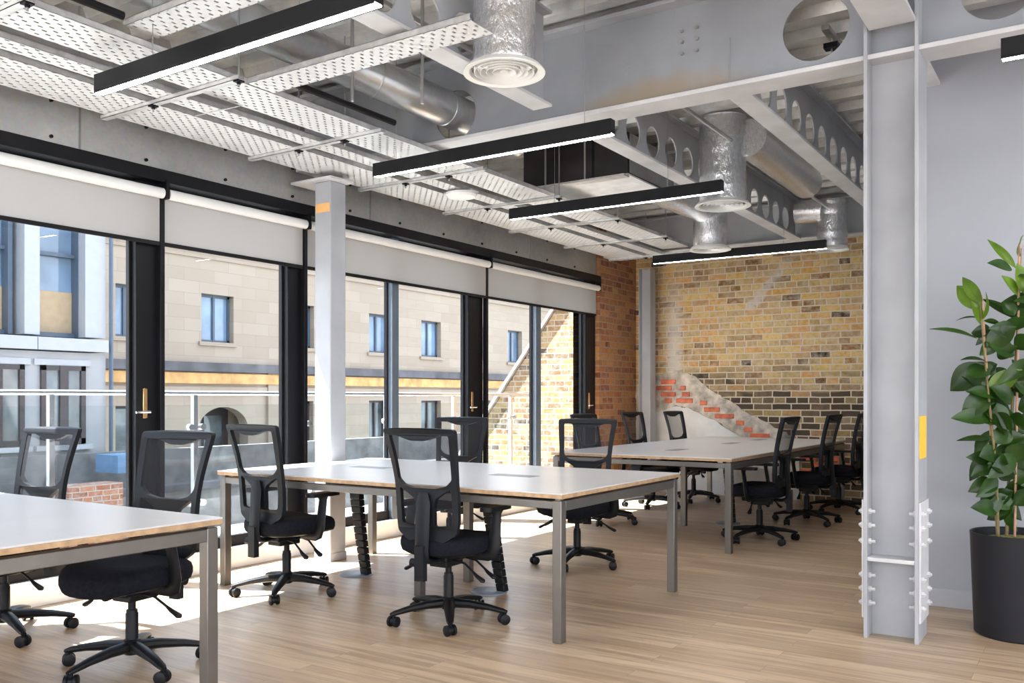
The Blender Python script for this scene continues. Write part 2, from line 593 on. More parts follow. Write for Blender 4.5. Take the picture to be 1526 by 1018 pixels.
def add_plate(bm, outer, holes, th, fn=None):
    """flat plate in (u, v) with holes and a thickness, mapped by fn(u, v, w)"""
    fn = fn or (lambda u, v, w: (u, w, v))
    loops = [outer] + list(holes)
    tris = tessellate_polygon([[Vector((p[0], p[1], 0)) for p in lp] for lp in loops])
    flat = [p for lp in loops for p in lp]
    fr = [bm.verts.new(fn(p[0], p[1], -th / 2)) for p in flat]
    bk = [bm.verts.new(fn(p[0], p[1], th / 2)) for p in flat]
    for a, b, c in tris:
        try:
            bm.faces.new((fr[a], fr[b], fr[c]))
            bm.faces.new((bk[c], bk[b], bk[a]))
        except ValueError:
            pass
    i0 = 0
    for lp in loops:
        n = len(lp)
        for k in range(n):
            a, b = i0 + k, i0 + (k + 1) % n
            try:
                bm.faces.new((fr[a], fr[b], bk[b], bk[a]))
            except ValueError:
                pass
        i0 += n
    bmesh.ops.recalc_face_normals(bm, faces=bm.faces[:])


def circ(cx, cy, r, n=24, ry=None):
    ry = ry or r
    return [(cx + r * math.cos(2 * PI * k / n), cy + ry * math.sin(2 * PI * k / n)) for k in range(n)]


def resample(pts, step):
    out = []
    n = len(pts)
    for i in range(n):
        a, b = pts[i], pts[(i + 1) % n]
        d = math.hypot(b[0] - a[0], b[1] - a[1])
        k = max(1, int(d / step))
        for j in range(k):
            out.append((a[0] + (b[0] - a[0]) * j / k, a[1] + (b[1] - a[1]) * j / k))
    return out


def rounded(pts, r, n=4):
    out = []
    L = len(pts)
    for i in range(L):
        p0, p, p1 = Vector(pts[i - 1]), Vector(pts[i]), Vector(pts[(i + 1) % L])
        a, b = (p0 - p), (p1 - p)
        ra = min(r, a.length * 0.45, b.length * 0.45)
        A, B = p + a.normalized() * ra, p + b.normalized() * ra
        for k in range(n + 1):
            s = k / n
            q = A * (1 - s) ** 2 + p * 2 * s * (1 - s) + B * s * s
            out.append((q.x, q.y))
    return out


def obj(name, bm, m, parent=None, loc=None, bevel=0.0, smooth=True, angle=35, rot=None):
    bmesh.ops.recalc_face_normals(bm, faces=bm.faces[:])
    me = bpy.data.meshes.new(name)
    bm.to_mesh(me)
    bm.free()
    if smooth:
        for p in me.polygons:
            p.use_smooth = True
        me.set_sharp_from_angle(angle=math.radians(angle))
    me.materials.append(m)
    o = bpy.data.objects.new(name, me)
    COL.objects.link(o)
    if parent:
        o.parent = parent
    if loc:
        o.location = loc
    if rot:
        o.rotation_euler = rot
    if bevel:
        b = o.modifiers.new('bevel', 'BEVEL')
        b.width = bevel
        b.segments = 2
        b.limit_method = 'ANGLE'
        b.angle_limit = math.radians(40)
    return o


def thing(name, label, cat, loc=(0, 0, 0), rz=0.0, group=None):
    o = bpy.data.objects.new(name, None)
    o.empty_display_size = 0.1
    COL.objects.link(o)
    o.location = loc
    o.rotation_euler = (0, 0, rz)
    o['label'] = label
    o['category'] = cat
    if group:
        o['group'] = group
    return o


def tag(o, label, cat, group=None):
    o['label'] = label
    o['category'] = cat
    if group:
        o['group'] = group
    return o


def struct(o):
    o['kind'] = 'structure'
    return o


def boxes(name, lst, m, parent=None, **kw):
    bm = bmesh.new()
    for b in lst:
        add_box(bm, *b)
    return obj(name, bm, m, parent, **kw)


def tube(name, pts, r, m, parent=None, n=10, **kw):
    bm = bmesh.new()
    add_ring_tube(bm, pts, r, n)
    return obj(name, bm, m, parent, **kw)


def copy_tree(o, parent=None):
    c = o.copy()
    COL.objects.link(c)
    c.parent = parent
    for ch in list(o.children):
        copy_tree(ch, c)
    return c


# ------------------------------------------------------------------ the room shell
struct(boxes('floor', [(-5.22, 6.0, -5.0, 10.8, -0.12, 0.0)], M['floor'], smooth=False))

# left (window) wall: pier of red-brown brick, fascia above the glazing, low white upstand
def window_wall():
    root = boxes('wall_left', [(-5.42, -5.06, 9.62, 10.80, 0, 3.6)], M['brick_pier'], smooth=False)
    struct(root)
    f = boxes('fascia_sheet', [(-5.40, -5.10, -5.0, 9.62, 2.66, 3.62)], M['fascia'], root, smooth=False)
    for k, y in enumerate((-1.2, 1.3, 3.05, 5.6, 8.1)):
        boxes('sheet_joint', [(-5.102, -5.094, y, y + 0.012, 2.66, 3.6)], M['galv'], root, smooth=False)
    bm = bmesh.new()
    for y in [0.4 + 0.62 * i for i in range(15)]:
        for z in (2.72, 2.93):
            add_ring_tube(bm, [(-5.104, y, z), (-5.088, y, z)], 0.011, 8)
    obj('fascia_screw', bm, M['black_frame'], root)
    boxes('upstand', [(-5.30, -5.10, -5.0, 9.62, 0.0, 0.15)], M['sill'], root, bevel=0.004)
    boxes('brick_edge', [(-5.42, -5.12, 9.62, 9.70, 0, 2.6)], M['brick_pier'], root, smooth=False)


window_wall()
struct(boxes('trim_1', [(-5.16, -5.02, -5.0, 9.60, 2.585, 2.665)], M['black_frame'], bevel=0.004))


def glazing():
    # black aluminium posts and the panes between them
    thick = [(-2.75, -2.50), (-1.35, -1.25), (-0.10, 0.0), (1.05, 1.15), (2.20, 2.32), (3.43, 3.60), (4.70, 4.85), (5.89, 5.99), (7.00, 7.26), (8.25, 8.365), (9.36, 9.62)]
    thin = {5.89, 8.25, 1.05}
    n = 0
    for i in range(len(thick) - 1):
        a, b = thick[i][1], thick[i + 1][0]
        n += 1
        root = thing('window_%d' % n, '', 'window', (-5.2, (a + b) / 2, 0.15))
        del root['label'], root['category']
        root['kind'] = 'structure'
        h = (b - a) / 2
        fb = [(0.01, 0.045, -h - 0.004, -h + 0.012, 0, 2.44), (0.01, 0.045, h - 0.012, h + 0.004, 0, 2.44),
              (0.01, 0.06, -h, h, 0, 0.075), (0.01, 0.05, -h, h, 2.38, 2.44)]
        boxes('window_frame', fb, M['black_frame'], root, bevel=0.003)
        boxes('pane', [(0.02, 0.032, -h + 0.008, h - 0.008, 0.07, 2.39)], M['glass'], root, smooth=False)
    k = 0
    for a, b in thick:
        k += 1
        m = M['grey_frame'] if a in thin else M['black_frame']
        o = boxes('mullion', [(-5.165, -5.11, a + 0.006, b - 0.006, 0.15, 2.6)], m, None, bevel=0.004)
        o.name = 'trim_%d' % (k + 1)
        struct(o)


glazing()
for k, y in enumerate((2.24, 3.60, 4.85, 7.27)):
    struct(boxes('trim_%d' % (20 + k), [(-5.11, -5.065, y - 0.016, y + 0.016, 0.15, 2.585)], M['black_frame'], bevel=0.002))

# brass lever handles on the thick posts
def handle(y, label):
    t = thing('door_handle', label, 'handle', (-5.11, y, 1.07), group='brass handles on the glazed doors')
    boxes('backplate', [(0, 0.008, -0.016, 0.016, 0.0, 0.19)], M['brass'], t, bevel=0.003)
    tube('lever', [(0.004, 0, 0.04), (0.055, 0, 0.04), (0.06, -0.06, 0.04), (0.058, -0.10, 0.038)], 0.008, M['chrome'], t)


handle(3.50, 'brass lever handle on the thick black post behind the nearest desks')
handle(7.07, 'brass lever handle on the thick black post in the middle of the window wall')
handle(9.45, 'brass lever handle on the last black post beside the brick pier')

# right wall: end of the plastered core
struct(boxes('wall_right', [(-1.04, 6.0, 5.66, 5.80, 0, 3.45)], M['white_wall'], smooth=False))
struct(boxes('trim_13', [(-1.04, -0.90, 5.80, 10.65, 0, 3.45)], M['white_wall'], smooth=False))
struct(boxes('baseboard_right', [(-1.04, 6.0, 5.642, 5.66, 0, 0.105)], M['skirting'], bevel=0.003))

# back wall of yellow stock brick with plaster and an infill of red bricks
def back_wall():
    root = boxes('wall_back', [(-5.42, 6.0, 10.65, 10.9, 0, 3.6)], M['brick'], smooth=False)
    struct(root)
    jag = random.Random(3)

    def rough(pts, amp, step=0.05):
        return [(u + jag.uniform(-amp, amp), v + jag.uniform(-amp, amp)) for u, v in resample(pts, step)]
    bm = bmesh.new()
    add_plate(bm, rough([(-5.05, 0.0), (-5.05, 0.99), (-4.75, 1.01), (-4.50, 1.10), (-4.30, 1.06), (-3.95, 0.90), (-3.62, 0.70), (-3.35, 0.66), (-2.95, 0.64), (-2.95, 0.0)], 0.008), [], 0.03,
              lambda u, v, w: (u, 10.635 + w, v))
    obj('plaster_patch', bm, M['plaster'], root, smooth=False)
    bm = bmesh.new()
    add_plate(bm, rough([(-5.05, 0.99), (-5.05, 1.38), (-4.72, 1.50), (-4.50, 1.56), (-4.25, 1.47), (-4.02, 1.28), (-3.70, 1.10), (-3.35, 0.90), (-3.02, 0.74), (-2.98, 0.67), (-3.35, 0.66), (-3.62, 0.70), (-3.95, 0.90), (-4.30, 1.06), (-4.50, 1.10), (-4.75, 1.01)], 0.014), [], 0.02,
              lambda u, v, w: (u, 10.640 + w, v))
    obj('mortar_band', bm, M['mortar_patch'], root, smooth=False)
    bm = bmesh.new()
    rows = [(-4.60, 1.405, 0.20), (-4.66, 1.325, 0.21), (-4.40, 1.325, 0.07), (-4.60, 1.245, 0.20), (-4.36, 1.245, 0.10),
            (-4.60, 1.165, 0.10), (-4.38, 1.165, 0.22), (-4.13, 1.135, 0.09), (-4.02, 1.055, 0.20), (-3.86, 0.975, 0.24),
            (-3.66, 0.895, 0.10), (-3.56, 0.815, 0.10), (-3.42, 0.745, 0.24), (-4.93, 1.245, 0.13), (-4.93, 1.165, 0.10), (-4.93, 1.09, 0.14)]
    for x, z, w in rows:
        add_box(bm, x - w / 2, x + w / 2, 10.615, 10.66, z - 0.028, z + 0.028)
    obj('red_brick_infill', bm, M['red_brick'], root, bevel=0.005)
    # a few lone red bricks low on the wall to the right
    bm = bmesh.new()
    for x, z, w in ((-2.85, 0.50, 0.2), (-2.60, 0.50, 0.2), (-2.72, 0.42, 0.2), (-2.47, 0.42, 0.2), (-2.85, 0.34, 0.2), (-2.6, 0.34, 0.2)):
        add_box(bm, x - w / 2, x + w / 2, 10.632, 10.66, z - 0.03, z + 0.03)
    obj('low_red_bricks', bm, M['red_brick'], root, bevel=0.004)


back_wall()

# ceiling: ribbed metal deck under a slab, in two bays
def deck_bay(name, y0, y1, z, root=None):
    bm = bmesh.new()
    prof = []
    y = y0
    while y < y1:
        prof += [(y, z), (y + 0.09, z), (y + 0.115, z + 0.06), (y + 0.275, z + 0.06)]
        y += 0.30
    prof.append((y1, z))
    a = [bm.verts.new((-5.4, p[0], p[1])) for p in prof]
    b = [bm.verts.new((6.0, p[0], p[1])) for p in prof]
    for i in range(len(prof) - 1):
        bm.faces.new((a[i], b[i], b[i + 1], a[i + 1]))
    add_box(bm, -5.4, 6.0, y0, y1, z + 0.10, z + 0.25)
    o = obj(name, bm, M['deck'], root, smooth=False)
    return o


ceil = struct(deck_bay('ceiling', -5.0, 4.82, 3.48))
deck_bay('far_deck', 4.84, 10.65, 3.34, ceil)


# ------------------------------------------------------------------ structural steel
def rect_u(x0, x1, z0, z1):
    return [(x0, z0), (x1, z0), (x1, z1), (x0, z1)]


def main_beam():
    t = thing('main_beam', 'deep grey painted steel beam crossing the whole ceiling above the second row of desks', 'beam', (0, 0, 0))
    bm = bmesh.new()
    holes = [circ(-1.254, 3.15, 0.172, 40), circ(-0.40, 3.17, 0.172, 40), circ(-3.62, 3.10, 0.165, 40)]
    add_plate(bm, resample(rect_u(-5.05, 5.0, 2.92, 3.44), 0.4), holes, 0.016, lambda u, v, w: (u, 4.83 + w, v))
    obj('web', bm, M['main_beam'], t, smooth=False)
    boxes('bottom_flange', [(-5.05, 5.0, 4.73, 4.93, 2.895, 2.92)], M['white_paint'], t, bevel=0.003)
    boxes('top_flange', [(-5.05, 5.0, 4.73, 4.93, 3.44, 3.465)], M['grey_paint'], t, bevel=0.003)
    for ix in range(2):
        for iz in range(3):
            x = -2.00 + ix * 0.09
            z = 3.30 - iz * 0.065
            bm = bmesh.new()
            add_ring_tube(bm, [(x, 4.822, z), (x, 4.806, z)], 0.011, 6)
            obj('bolt', bm, M['rod'], t)
    # scribed seam lines on the web
    tube('weld_seam', [(-1.72, 4.820, 2.93), (-1.72, 4.820, 3.2)], 0.0025, M['rod'], t, n=5)


main_beam()


def cell_beam(x, y0, y1, ztop, label):
    t = thing('cellular_beam', label, 'beam', (x, y0, 0))
    L = y1 - y0
    hs = []
    n = int((L - 0.2) / 0.33)
    off = (5.71 - y0) % 0.33
    for k in range(n + 2):
        c = off + k * 0.33
        if 0.16 < c < L - 0.16:
            hs.append(circ(c, 3.07, 0.112, 28))
    bm = bmesh.new()
    add_plate(bm, resample(rect_u(0, L, 2.915, ztop - 0.015), 0.5), hs, 0.010, lambda u, v, w: (w, u, v))
    obj('web', bm, M['grey_paint'], t, smooth=False)
    boxes('bottom_flange', [(-0.065, 0.065, 0, L, 2.900, 2.917)], M['white_paint'], t, bevel=0.002)
    boxes('top_flange', [(-0.065, 0.065, 0, L, ztop - 0.017, ztop)], M['grey_paint'], t, bevel=0.002)
    return t


cell_beam(-2.74, -4.9, 4.50, 3.46, 'pale cellular steel beam with round holes running over the nearest diffuser')
cell_beam(-2.74, 4.94, 9.70, 3.32, 'pale cellular steel beam with round holes between main beam and far wall, left of the pair')
cell_beam(-1.70, 4.94, 9.70, 3.32, 'pale cellular steel beam with round holes meeting the column, right of the pair')

t = thing('end_beam', 'grey steel beam across the far end of the ceiling by the brick wall', 'beam')
boxes('web', [(-5.05, -1.05, 9.79, 9.80, 2.915, 3.30)], M['grey_paint'], t, smooth=False)
boxes('bottom_flange', [(-5.05, -1.05, 9.71, 9.88, 2.90, 2.915)], M['white_paint'], t, bevel=0.002)
boxes('top_flange', [(-5.05, -1.05, 9.71, 9.88, 3.30, 3.315)], M['grey_paint'], t, bevel=0.002)

t = thing('tie_beam', 'grey steel beam running towards the camera from the top of the right column', 'beam')
boxes('web', [(-0.865, -0.850, -4.9, 4.71, 3.05, 3.44)], M['grey_paint'], t, smooth=False)
boxes('bottom_flange', [(-0.965, -0.75, -4.9, 4.71, 3.03, 3.05)], M['white_paint'], t, bevel=0.002)
t = thing('tie_beam', 'short steel beam from the back of the right column into the grey wall', 'beam')
boxes('web', [(-0.865, -0.850, 4.97, 5.66, 3.02, 3.33)], M['grey_paint'], t, smooth=False)
boxes('bottom_flange', [(-0.965, -0.77, 4.97, 5.66, 3.00, 3.02)], M['white_paint'], t, bevel=0.002)


def h_column(name, label, cx, cy, s, z1, tf, tape=None, splice=False, cap=False, hollow=False):
    t = thing(name, label, 'column', (cx, cy, 0))
    h = s / 2
    if hollow:
        boxes('shaft', [(-h, h, -h, h, 0, z1)], M['grey_paint'], t, bevel=0.008)
        boxes('base_trim', [(-h - 0.004, h + 0.004, -h - 0.004, h + 0.004, 0, 0.06)], M['grey_paint'], t, bevel=0.003)
    for q in (() if hollow else (-1, 1)):
        boxes('flange', [(-h, -h + tf, -h, h, 0, z1) if q < 0 else (h - tf, h, -h, h, 0, z1)], M['grey_paint'], t, bevel=0.002)
    if not hollow:
        boxes('web', [(-h + tf, h - tf, -tf * 0.4, tf * 0.4, 0, z1)], M['grey_paint'], t, smooth=False)
    if cap:
        boxes('cap_plate', [(-0.27, 0.14, -0.14, 0.10, z1, z1 + 0.018)], M['white_paint'], t, bevel=0.003)
    if tape:
        boxes('tape', tape[1], M[tape[0]], t, smooth=False)
    if splice:
        boxes('splice_plate', [(-h + tf, h - tf, -h, h, 0.385, 0.405)], M['white_paint'], t, bevel=0.003)
        boxes('flange_plate', [(h, h + 0.010, -h + 0.008, h - 0.008, 0.10, 0.69)], M['white_paint'], t, bevel=0.002)
        boxes('flange_plate', [(-h - 0.010, -h, -h + 0.008, h - 0.008, 0.10, 0.69)], M['white_paint'], t, bevel=0.002)
        for z in (0.63, 0.56, 0.48, 0.31, 0.24, 0.17):
            for sx in (-1, 1):
                for yy in (-0.085, 0.085):
                    bm = bmesh.new()
                    xo = sx * h
                    add_ring_tube(bm, [(xo - sx * (tf + 0.030), yy, z), (xo - sx * (tf + 0.012), yy, z)], 0.008, 6)
                    add_ring_tube(bm, [(xo - sx * (tf + 0.012), yy, z), (xo - sx * tf, yy, z)], 0.015, 6)
                    add_ring_tube(bm, [(xo + sx * 0.009, yy, z), (xo + sx * 0.022, yy, z)], 0.015, 6)
                    add_ring_tube(bm, [(xo + sx * 0.022, yy, z), (xo + sx * 0.030, yy, z)], 0.008, 6)
                    obj('bolt', bm, M['white_paint'], t)
    return t


h_column('steel_column', 'wide grey steel H column with bolted splice at its foot beside the planter', -0.865, 4.84, 0.254, 3.46, 0.018,
         ('tape_yellow', [(0.1271, 0.1285, -0.10, 0.10, 0.90, 1.11)]), True)
h_column('steel_column', 'slim grey steel column standing by the window with an orange tape band at its top', -4.78, 4.82, 0.16, 2.79, 0.012,
         ('tape_orange', [(-0.0712, 0.0712, -0.0812, -0.0801, 2.565, 2.63)]), False, True, True)
h_column('steel_column', 'slim grey steel column in the far corner in front of the brick wall', -4.78, 10.38, 0.16, 2.82, 0.012, None, False, False)


# ------------------------------------------------------------------ roller blinds
def blind(y0, y1, label):
    t = thing('roller_blind', label, 'blind', (-5.04, y0, 2.2), group='grey roller blinds over the window wall')
    L = y1 - y0
    tube('roller_tube', [(0, 0.02, 0.315), (0, L - 0.02, 0.315)], 0.034, M['roller'], t, n=20)
    boxes('bracket', [(-0.04, 0.03, 0.0, 0.012, 0.28, 0.40)], M['black_frame'], t)
    boxes('bracket', [(-0.04, 0.03, L - 0.012, L, 0.28, 0.40)], M['black_frame'], t)
    boxes('fabric', [(-0.036, -0.033, 0.018, L - 0.018, 0.0, 0.315)], M['blind'], t, smooth=False)
    boxes('bottom_bar', [(-0.042, -0.027, 0.018, L - 0.018, -0.018, 0.008)], M['black_frame'], t, bevel=0.002)


blind(-0.1, 2.2, 'grey roller blind half outside the frame at the left edge')
for y0, y1, lb in ((2.2, 3.60, 'grey roller blind over the left window, nearest of the row in view'),
                   (3.60, 4.84, 'grey roller blind between the thick left post and the slim column'),
                   (4.84, 7.27, 'wide grey roller blind right of the slim column'),
                   (7.27, 9.58, 'wide grey roller blind ending at the brick pier')):
    blind(y0, y1, lb)


# ------------------------------------------------------------------ desks
def desk(label, x0, x1, y0, y1, legs, midlegs, flaps):
    t = thing('bench_desk', label, 'desk', ((x0 + x1) / 2, (y0 + y1) / 2, 0), group=None)
    hx, hy = (x1 - x0) / 2, (y1 - y0) / 2
    boxes('desktop', [(-hx, hx, -hy, hy, 0.728, 0.735)], M['desk_top'], t, bevel=0.001)
    boxes('desktop_edge', [(-hx + 0.0005, hx - 0.0005, -hy + 0.0005, hy - 0.0005, 0.708, 0.7278)], M['desk_edge'], t, bevel=0.001)
    i = 0.012
    w = 0.05
    boxes('frame_rail', [(-hx + i + w, hx - i - w, -hy + i + 0.002, -hy + i + 0.032, 0.655, 0.694)], M['steel_leg'], t, bevel=0.003)
    boxes('frame_rail', [(-hx + i + w, hx - i - w, hy - i - 0.032, hy - i - 0.002, 0.655, 0.694)], M['steel_leg'], t, bevel=0.003)
    boxes('frame_rail', [(-hx + i + 0.001, -hx + i + w, -hy + i + w, hy - i - w, 0.645, 0.694)], M['steel_leg'], t, bevel=0.003)
    boxes('frame_rail', [(hx - i - w, hx - i - 0.001, -hy + i + w, hy - i - w, 0.645, 0.694)], M['steel_leg'], t, bevel=0.003)
    for sx in (-1, 1):
        for sy in (-1, 1):
            cx, cy = sx * (hx - i - w / 2), sy * (hy - i - w / 2)
            boxes('leg', [(cx - w / 2, cx + w / 2, cy - w / 2, cy + w / 2, 0.0, 0.697)], M['steel_leg'], t, bevel=0.003)
            boxes('spacer', [(cx - 0.015, cx + 0.015, cy - 0.015, cy + 0.015, 0.695, 0.709)], M['steel_leg'], t)
    for mx, my in midlegs:
        boxes('leg', [(mx - w / 2, mx + w / 2, my - w / 2, my + w / 2, 0.0, 0.69)], M['steel_leg'], t, bevel=0.003)
    for mx, my, rot in flaps:
        a, b = (0.15, 0.055) if not rot else (0.055, 0.15)
        boxes('cable_flap', [(mx - a, mx + a, my - b, my + b, 0.735, 0.7365)], M['flap'], t, bevel=0.0006)
    # cable tray under the spine of the desk
    if hx > hy:
        boxes('cable_tray', [(-hx + 0.35, hx - 0.35, -0.12, 0.12, 0.60, 0.604), (-hx + 0.35, hx - 0.35, -0.12, -0.116, 0.60, 0.65), (-hx + 0.35, hx - 0.35, 0.116, 0.12, 0.60, 0.65)], M['plastic'], t)
    else:
        boxes('cable_tray', [(-0.12, 0.12, -hy + 0.35, hy - 0.35, 0.60, 0.604), (-0.12, -0.116, -hy + 0.35, hy - 0.35, 0.60, 0.65), (0.116, 0.12, -hy + 0.35, hy - 0.35, 0.60, 0.65)], M['plastic'], t)
    return t


desk('white-topped bench desk with wood edge at the left edge of the photo, nearest the camera', -5.02, -2.86, 0.86, 2.30, None, [(0, -0.25), (0, 0.25)], [])
desk('white-topped bench desk with grey steel legs in the middle of the room', -4.73, -2.18, 3.76, 5.22, None,
     [(0, -0.25), (0, 0.25)], [(-0.62, 0.0, False), (0.52, 0.0, False)])
desk('long white-topped bench desk at the far end by the brick wall', -3.97, -2.36, 6.66, 10.36, None,
     [(-0.10, -0.6), (-0.10, 0.6)], [(0, -1.0, True), (0, 0.4, True), (0, 1.3, True)])


# ------------------------------------------------------------------ office chair (faces local +Y)
def make_chair():
    t = thing('office_chair', 'x', 'chair', (0, 0, 0), 0, 'black mesh-back office chairs')
    # five-star base
    bm = bmesh.new()
    add_lathe(bm, [(0.030, 0.065), (0.042, 0.075), (0.044, 0.115), (0.034, 0.130), (0.030, 0.132)], 20)
    for k in range(5):
        a = PI / 2 + k * 2 * PI / 5
        d = Vector((math.cos(a), math.sin(a), 0))
        pts = [d * 0.02 + Vector((0, 0, 0.100)), d * 0.12 + Vector((0, 0, 0.098)), d * 0.22 + Vector((0, 0, 0.086)), d * 0.30 + Vector((0, 0, 0.070)), d * 0.322 + Vector((0, 0, 0.064))]
        add_ring_tube(bm, pts, [(0.034, 0.026), (0.029, 0.022), (0.024, 0.017), (0.019, 0.013), (0.012, 0.009)], 10)
    base = obj('star_base', bm, M['plastic'], t)
    for k in range(5):
        a = PI / 2 + k * 2 * PI / 5
        d = Vector((math.cos(a), math.sin(a), 0))
        e = Vector((-math.sin(a + 0.6), math.cos(a + 0.6), 0))
        c = d * 0.305 + Vector((0, 0, 0.028))
        bm = bmesh.new()
        for s in (-1, 1):
            add_ring_tube(bm, [c + e * (s * 0.010), c + e * (s * 0.013), c + e * (s * 0.025), c + e * (s * 0.028)], [0.022, 0.028, 0.028, 0.022], 16)
        add_ring_tube(bm, [c + e * -0.012, c + e * 0.012], 0.020, 12)
        add_ring_tube(bm, [c + Vector((0, 0, 0.0)), c + Vector((0, 0, 0.040))], 0.008, 8)
        obj('castor', bm, M['plastic'], base)
    bm = bmesh.new()
    add_lathe(bm, [(0.027, 0.10), (0.027, 0.245), (0.024, 0.25), (0.024, 0.262)], 20)
    add_lathe(bm, [(0.017, 0.24), (0.017, 0.36)], 16)
    obj('gas_column', bm, M['plastic'], t)
    # mechanism with levers
    bm = bmesh.new()
    add_box(bm, -0.075, 0.075, -0.13, 0.10, 0.335, 0.372)
    add_box(bm, -0.055, 0.055, -0.10, 0.06, 0.305, 0.34)
    add_ring_tube(bm, [(0, 0.10, 0.35), (0, 0.15, 0.345)], 0.022, 12)
    mech = obj('tilt_mechanism', bm, M['plastic'], t, bevel=0.006)
    for s, a in ((1, 0.05), (1, -0.06), (-1, 0.02)):
        bm = bmesh.new()
        add_ring_tube(bm, [(s * 0.06, a, 0.345), (s * 0.15, a - 0.01, 0.335), (s * 0.21, a - 0.02, 0.298), (s * 0.235, a - 0.025, 0.280), (s * 0.275, a - 0.03, 0.260), (s * 0.285, a - 0.03, 0.256)],
                      [0.006, 0.006, 0.006, (0.012, 0.009), (0.018, 0.011), (0.008, 0.006)], 10)
        obj('lever', bm, M['plastic'], mech)
    # seat pan and cushion
    def slab(prof, hx, hy, cy, nn=40, e=2.7):
        bm = bmesh.new()
        rings = []
        for (sc, z) in prof:
            ring = []
            for k in range(nn):
                th = 2 * PI * k / nn
                cx = abs(math.cos(th)) ** (2 / e) * (1 if math.cos(th) >= 0 else -1)
                sy = abs(math.sin(th)) ** (2 / e) * (1 if math.sin(th) >= 0 else -1)
                x, y = cx * hx * sc, sy * hy * sc
                # waterfall front and slight dish
                dz = -0.030 * max(0, (y / hy - 0.45) / 0.55) ** 2 + 0.012 * (x / hx) ** 2
                ring.append(bm.verts.new((x, cy + y, z + dz)))
            rings.append(ring)
        for i in range(len(rings) - 1):
            for k in range(nn):
                bm.faces.new((rings[i][k], rings[i][(k + 1) % nn], rings[i + 1][(k + 1) % nn], rings[i + 1][k]))
        bm.faces.new(rings[0][::-1])
        bm.faces.new(rings[-1])
        return bm
    seat = obj('seat', slab([(0.90, 0.380), (0.97, 0.388), (1.0, 0.410), (1.0, 0.432), (0.975, 0.452), (0.92, 0.464), (0.80, 0.472), (0.6, 0.473), (0.3, 0.470), (0.08, 0.468)], 0.250, 0.250, 0.025), M['fabric'], t)
    obj('seat_pan', slab([(0.55, 0.366), (0.85, 0.370), (0.93, 0.378), (0.94, 0.386)], 0.245, 0.235, 0.02), M['plastic'], t)
    # armrests
    for s in (-1, 1):
        bm = bmesh.new()
        add_ring_tube(bm, [(s * 0.12, 0.01, 0.370), (s * 0.24, 0.01, 0.370), (s * 0.268, 0.01, 0.385), (s * 0.277, 0.015, 0.43), (s * 0.280, 0.025, 0.50), (s * 0.277, 0.04, 0.590), (s * 0.274, 0.04, 0.612)],
                      [(0.010, 0.025), (0.010, 0.028), (0.013, 0.036), (0.014, 0.040), (0.014, 0.033), (0.014, 0.030), (0.014, 0.048)], 12)
        a = obj('armrest', bm, M['plastic'], t)
        bm = bmesh.new()
        out = rounded([(-0.036, -0.105), (0.036, -0.105), (0.044, 0.06), (0.030, 0.135), (-0.030, 0.135), (-0.044, 0.06)], 0.03, 5)
        add_plate(bm, out, [], 0.024, lambda u, v, w, s=s: (s * 0.272 + u, 0.03 + v, 0.622 + w))
        obj('arm_pad', bm, M['plastic'], a, bevel=0.006)
    # backrest frame
    Z0, Z1 = 0.45, 1.04

    def bmap(u, z, w):
        q = (z - Z0) / (Z1 - Z0)
        y = -0.200 - 0.090 * q + 0.030 * math.sin(PI * min(1, max(0, q)) * 1.0) + 0.45 * u * u
        return (u, y + w, z)
    outer = [(-0.226, 1.040), (-0.10, 1.046), (0.10, 1.046), (0.226, 1.040), (0.214, 0.94), (0.202, 0.84), (0.196, 0.76), (0.196, 0.68), (0.194, 0.56), (0.185, 0.50), (0.11, 0.455), (0.05, 0.44), (-0.05, 0.44), (-0.11, 0.455), (-0.185, 0.50), (-0.194, 0.56), (-0.196, 0.68), (-0.196, 0.76), (-0.202, 0.84), (-0.214, 0.94)]
    outer = resample(rounded(outer, 0.02, 3), 0.03)
    up = [(-0.188, 1.008), (-0.13, 1.006), (-0.08, 0.990), (-0.04, 0.980), (0.04, 0.980), (0.08, 0.990), (0.13, 1.006), (0.188, 1.008), (0.180, 0.93), (0.174, 0.86), (0.170, 0.780), (0.135, 0.748), (0.07, 0.733), (-0.07, 0.733), (-0.135, 0.748), (-0.170, 0.780), (-0.174, 0.86), (-0.180, 0.93)]
    up = resample(rounded(up, 0.012, 3), 0.03)
    loL = [(-0.163, 0.735), (-0.12, 0.712), (-0.068, 0.680), (-0.056, 0.64), (-0.056, 0.535), (-0.155, 0.545), (-0.162, 0.64)]
    loL = resample(rounded(loL, 0.015, 3), 0.03)
    loR = [(-u, z) for u, z in loL]
    bm = bmesh.new()
    add_plate(bm, outer, [up, loL, loR], 0.026, bmap)
    bf = obj('backrest_frame', bm, M['plastic_grey'], t, bevel=0.004, angle=50)
    bm = bmesh.new()
    prev = None
    nx, nz = 8, 12
    def hw(z):
        q = (z - 0.46) / 0.57
        return (0.150 + q * 0.12) if q < 0.25 else (0.180 if q < 0.5 else 0.180 + (q - 0.5) / 0.5 * 0.030)
    grid = []
    for j in range(nz + 1):
        z = 0.475 + 0.555 * j / nz
        grid.append([bm.verts.new(bmap(-hw(z) + 2 * hw(z) * i / nx, z, 0.010)) for i in range(nx + 1)])
    for j in range(nz):
        for i in range(nx):
            bm.faces.new((grid[j][i], grid[j][i + 1], grid[j + 1][i + 1], grid[j + 1][i]))
    obj('back_mesh', bm, M['mesh'], bf)
    # spine bracket below the back
    bm = bmesh.new()
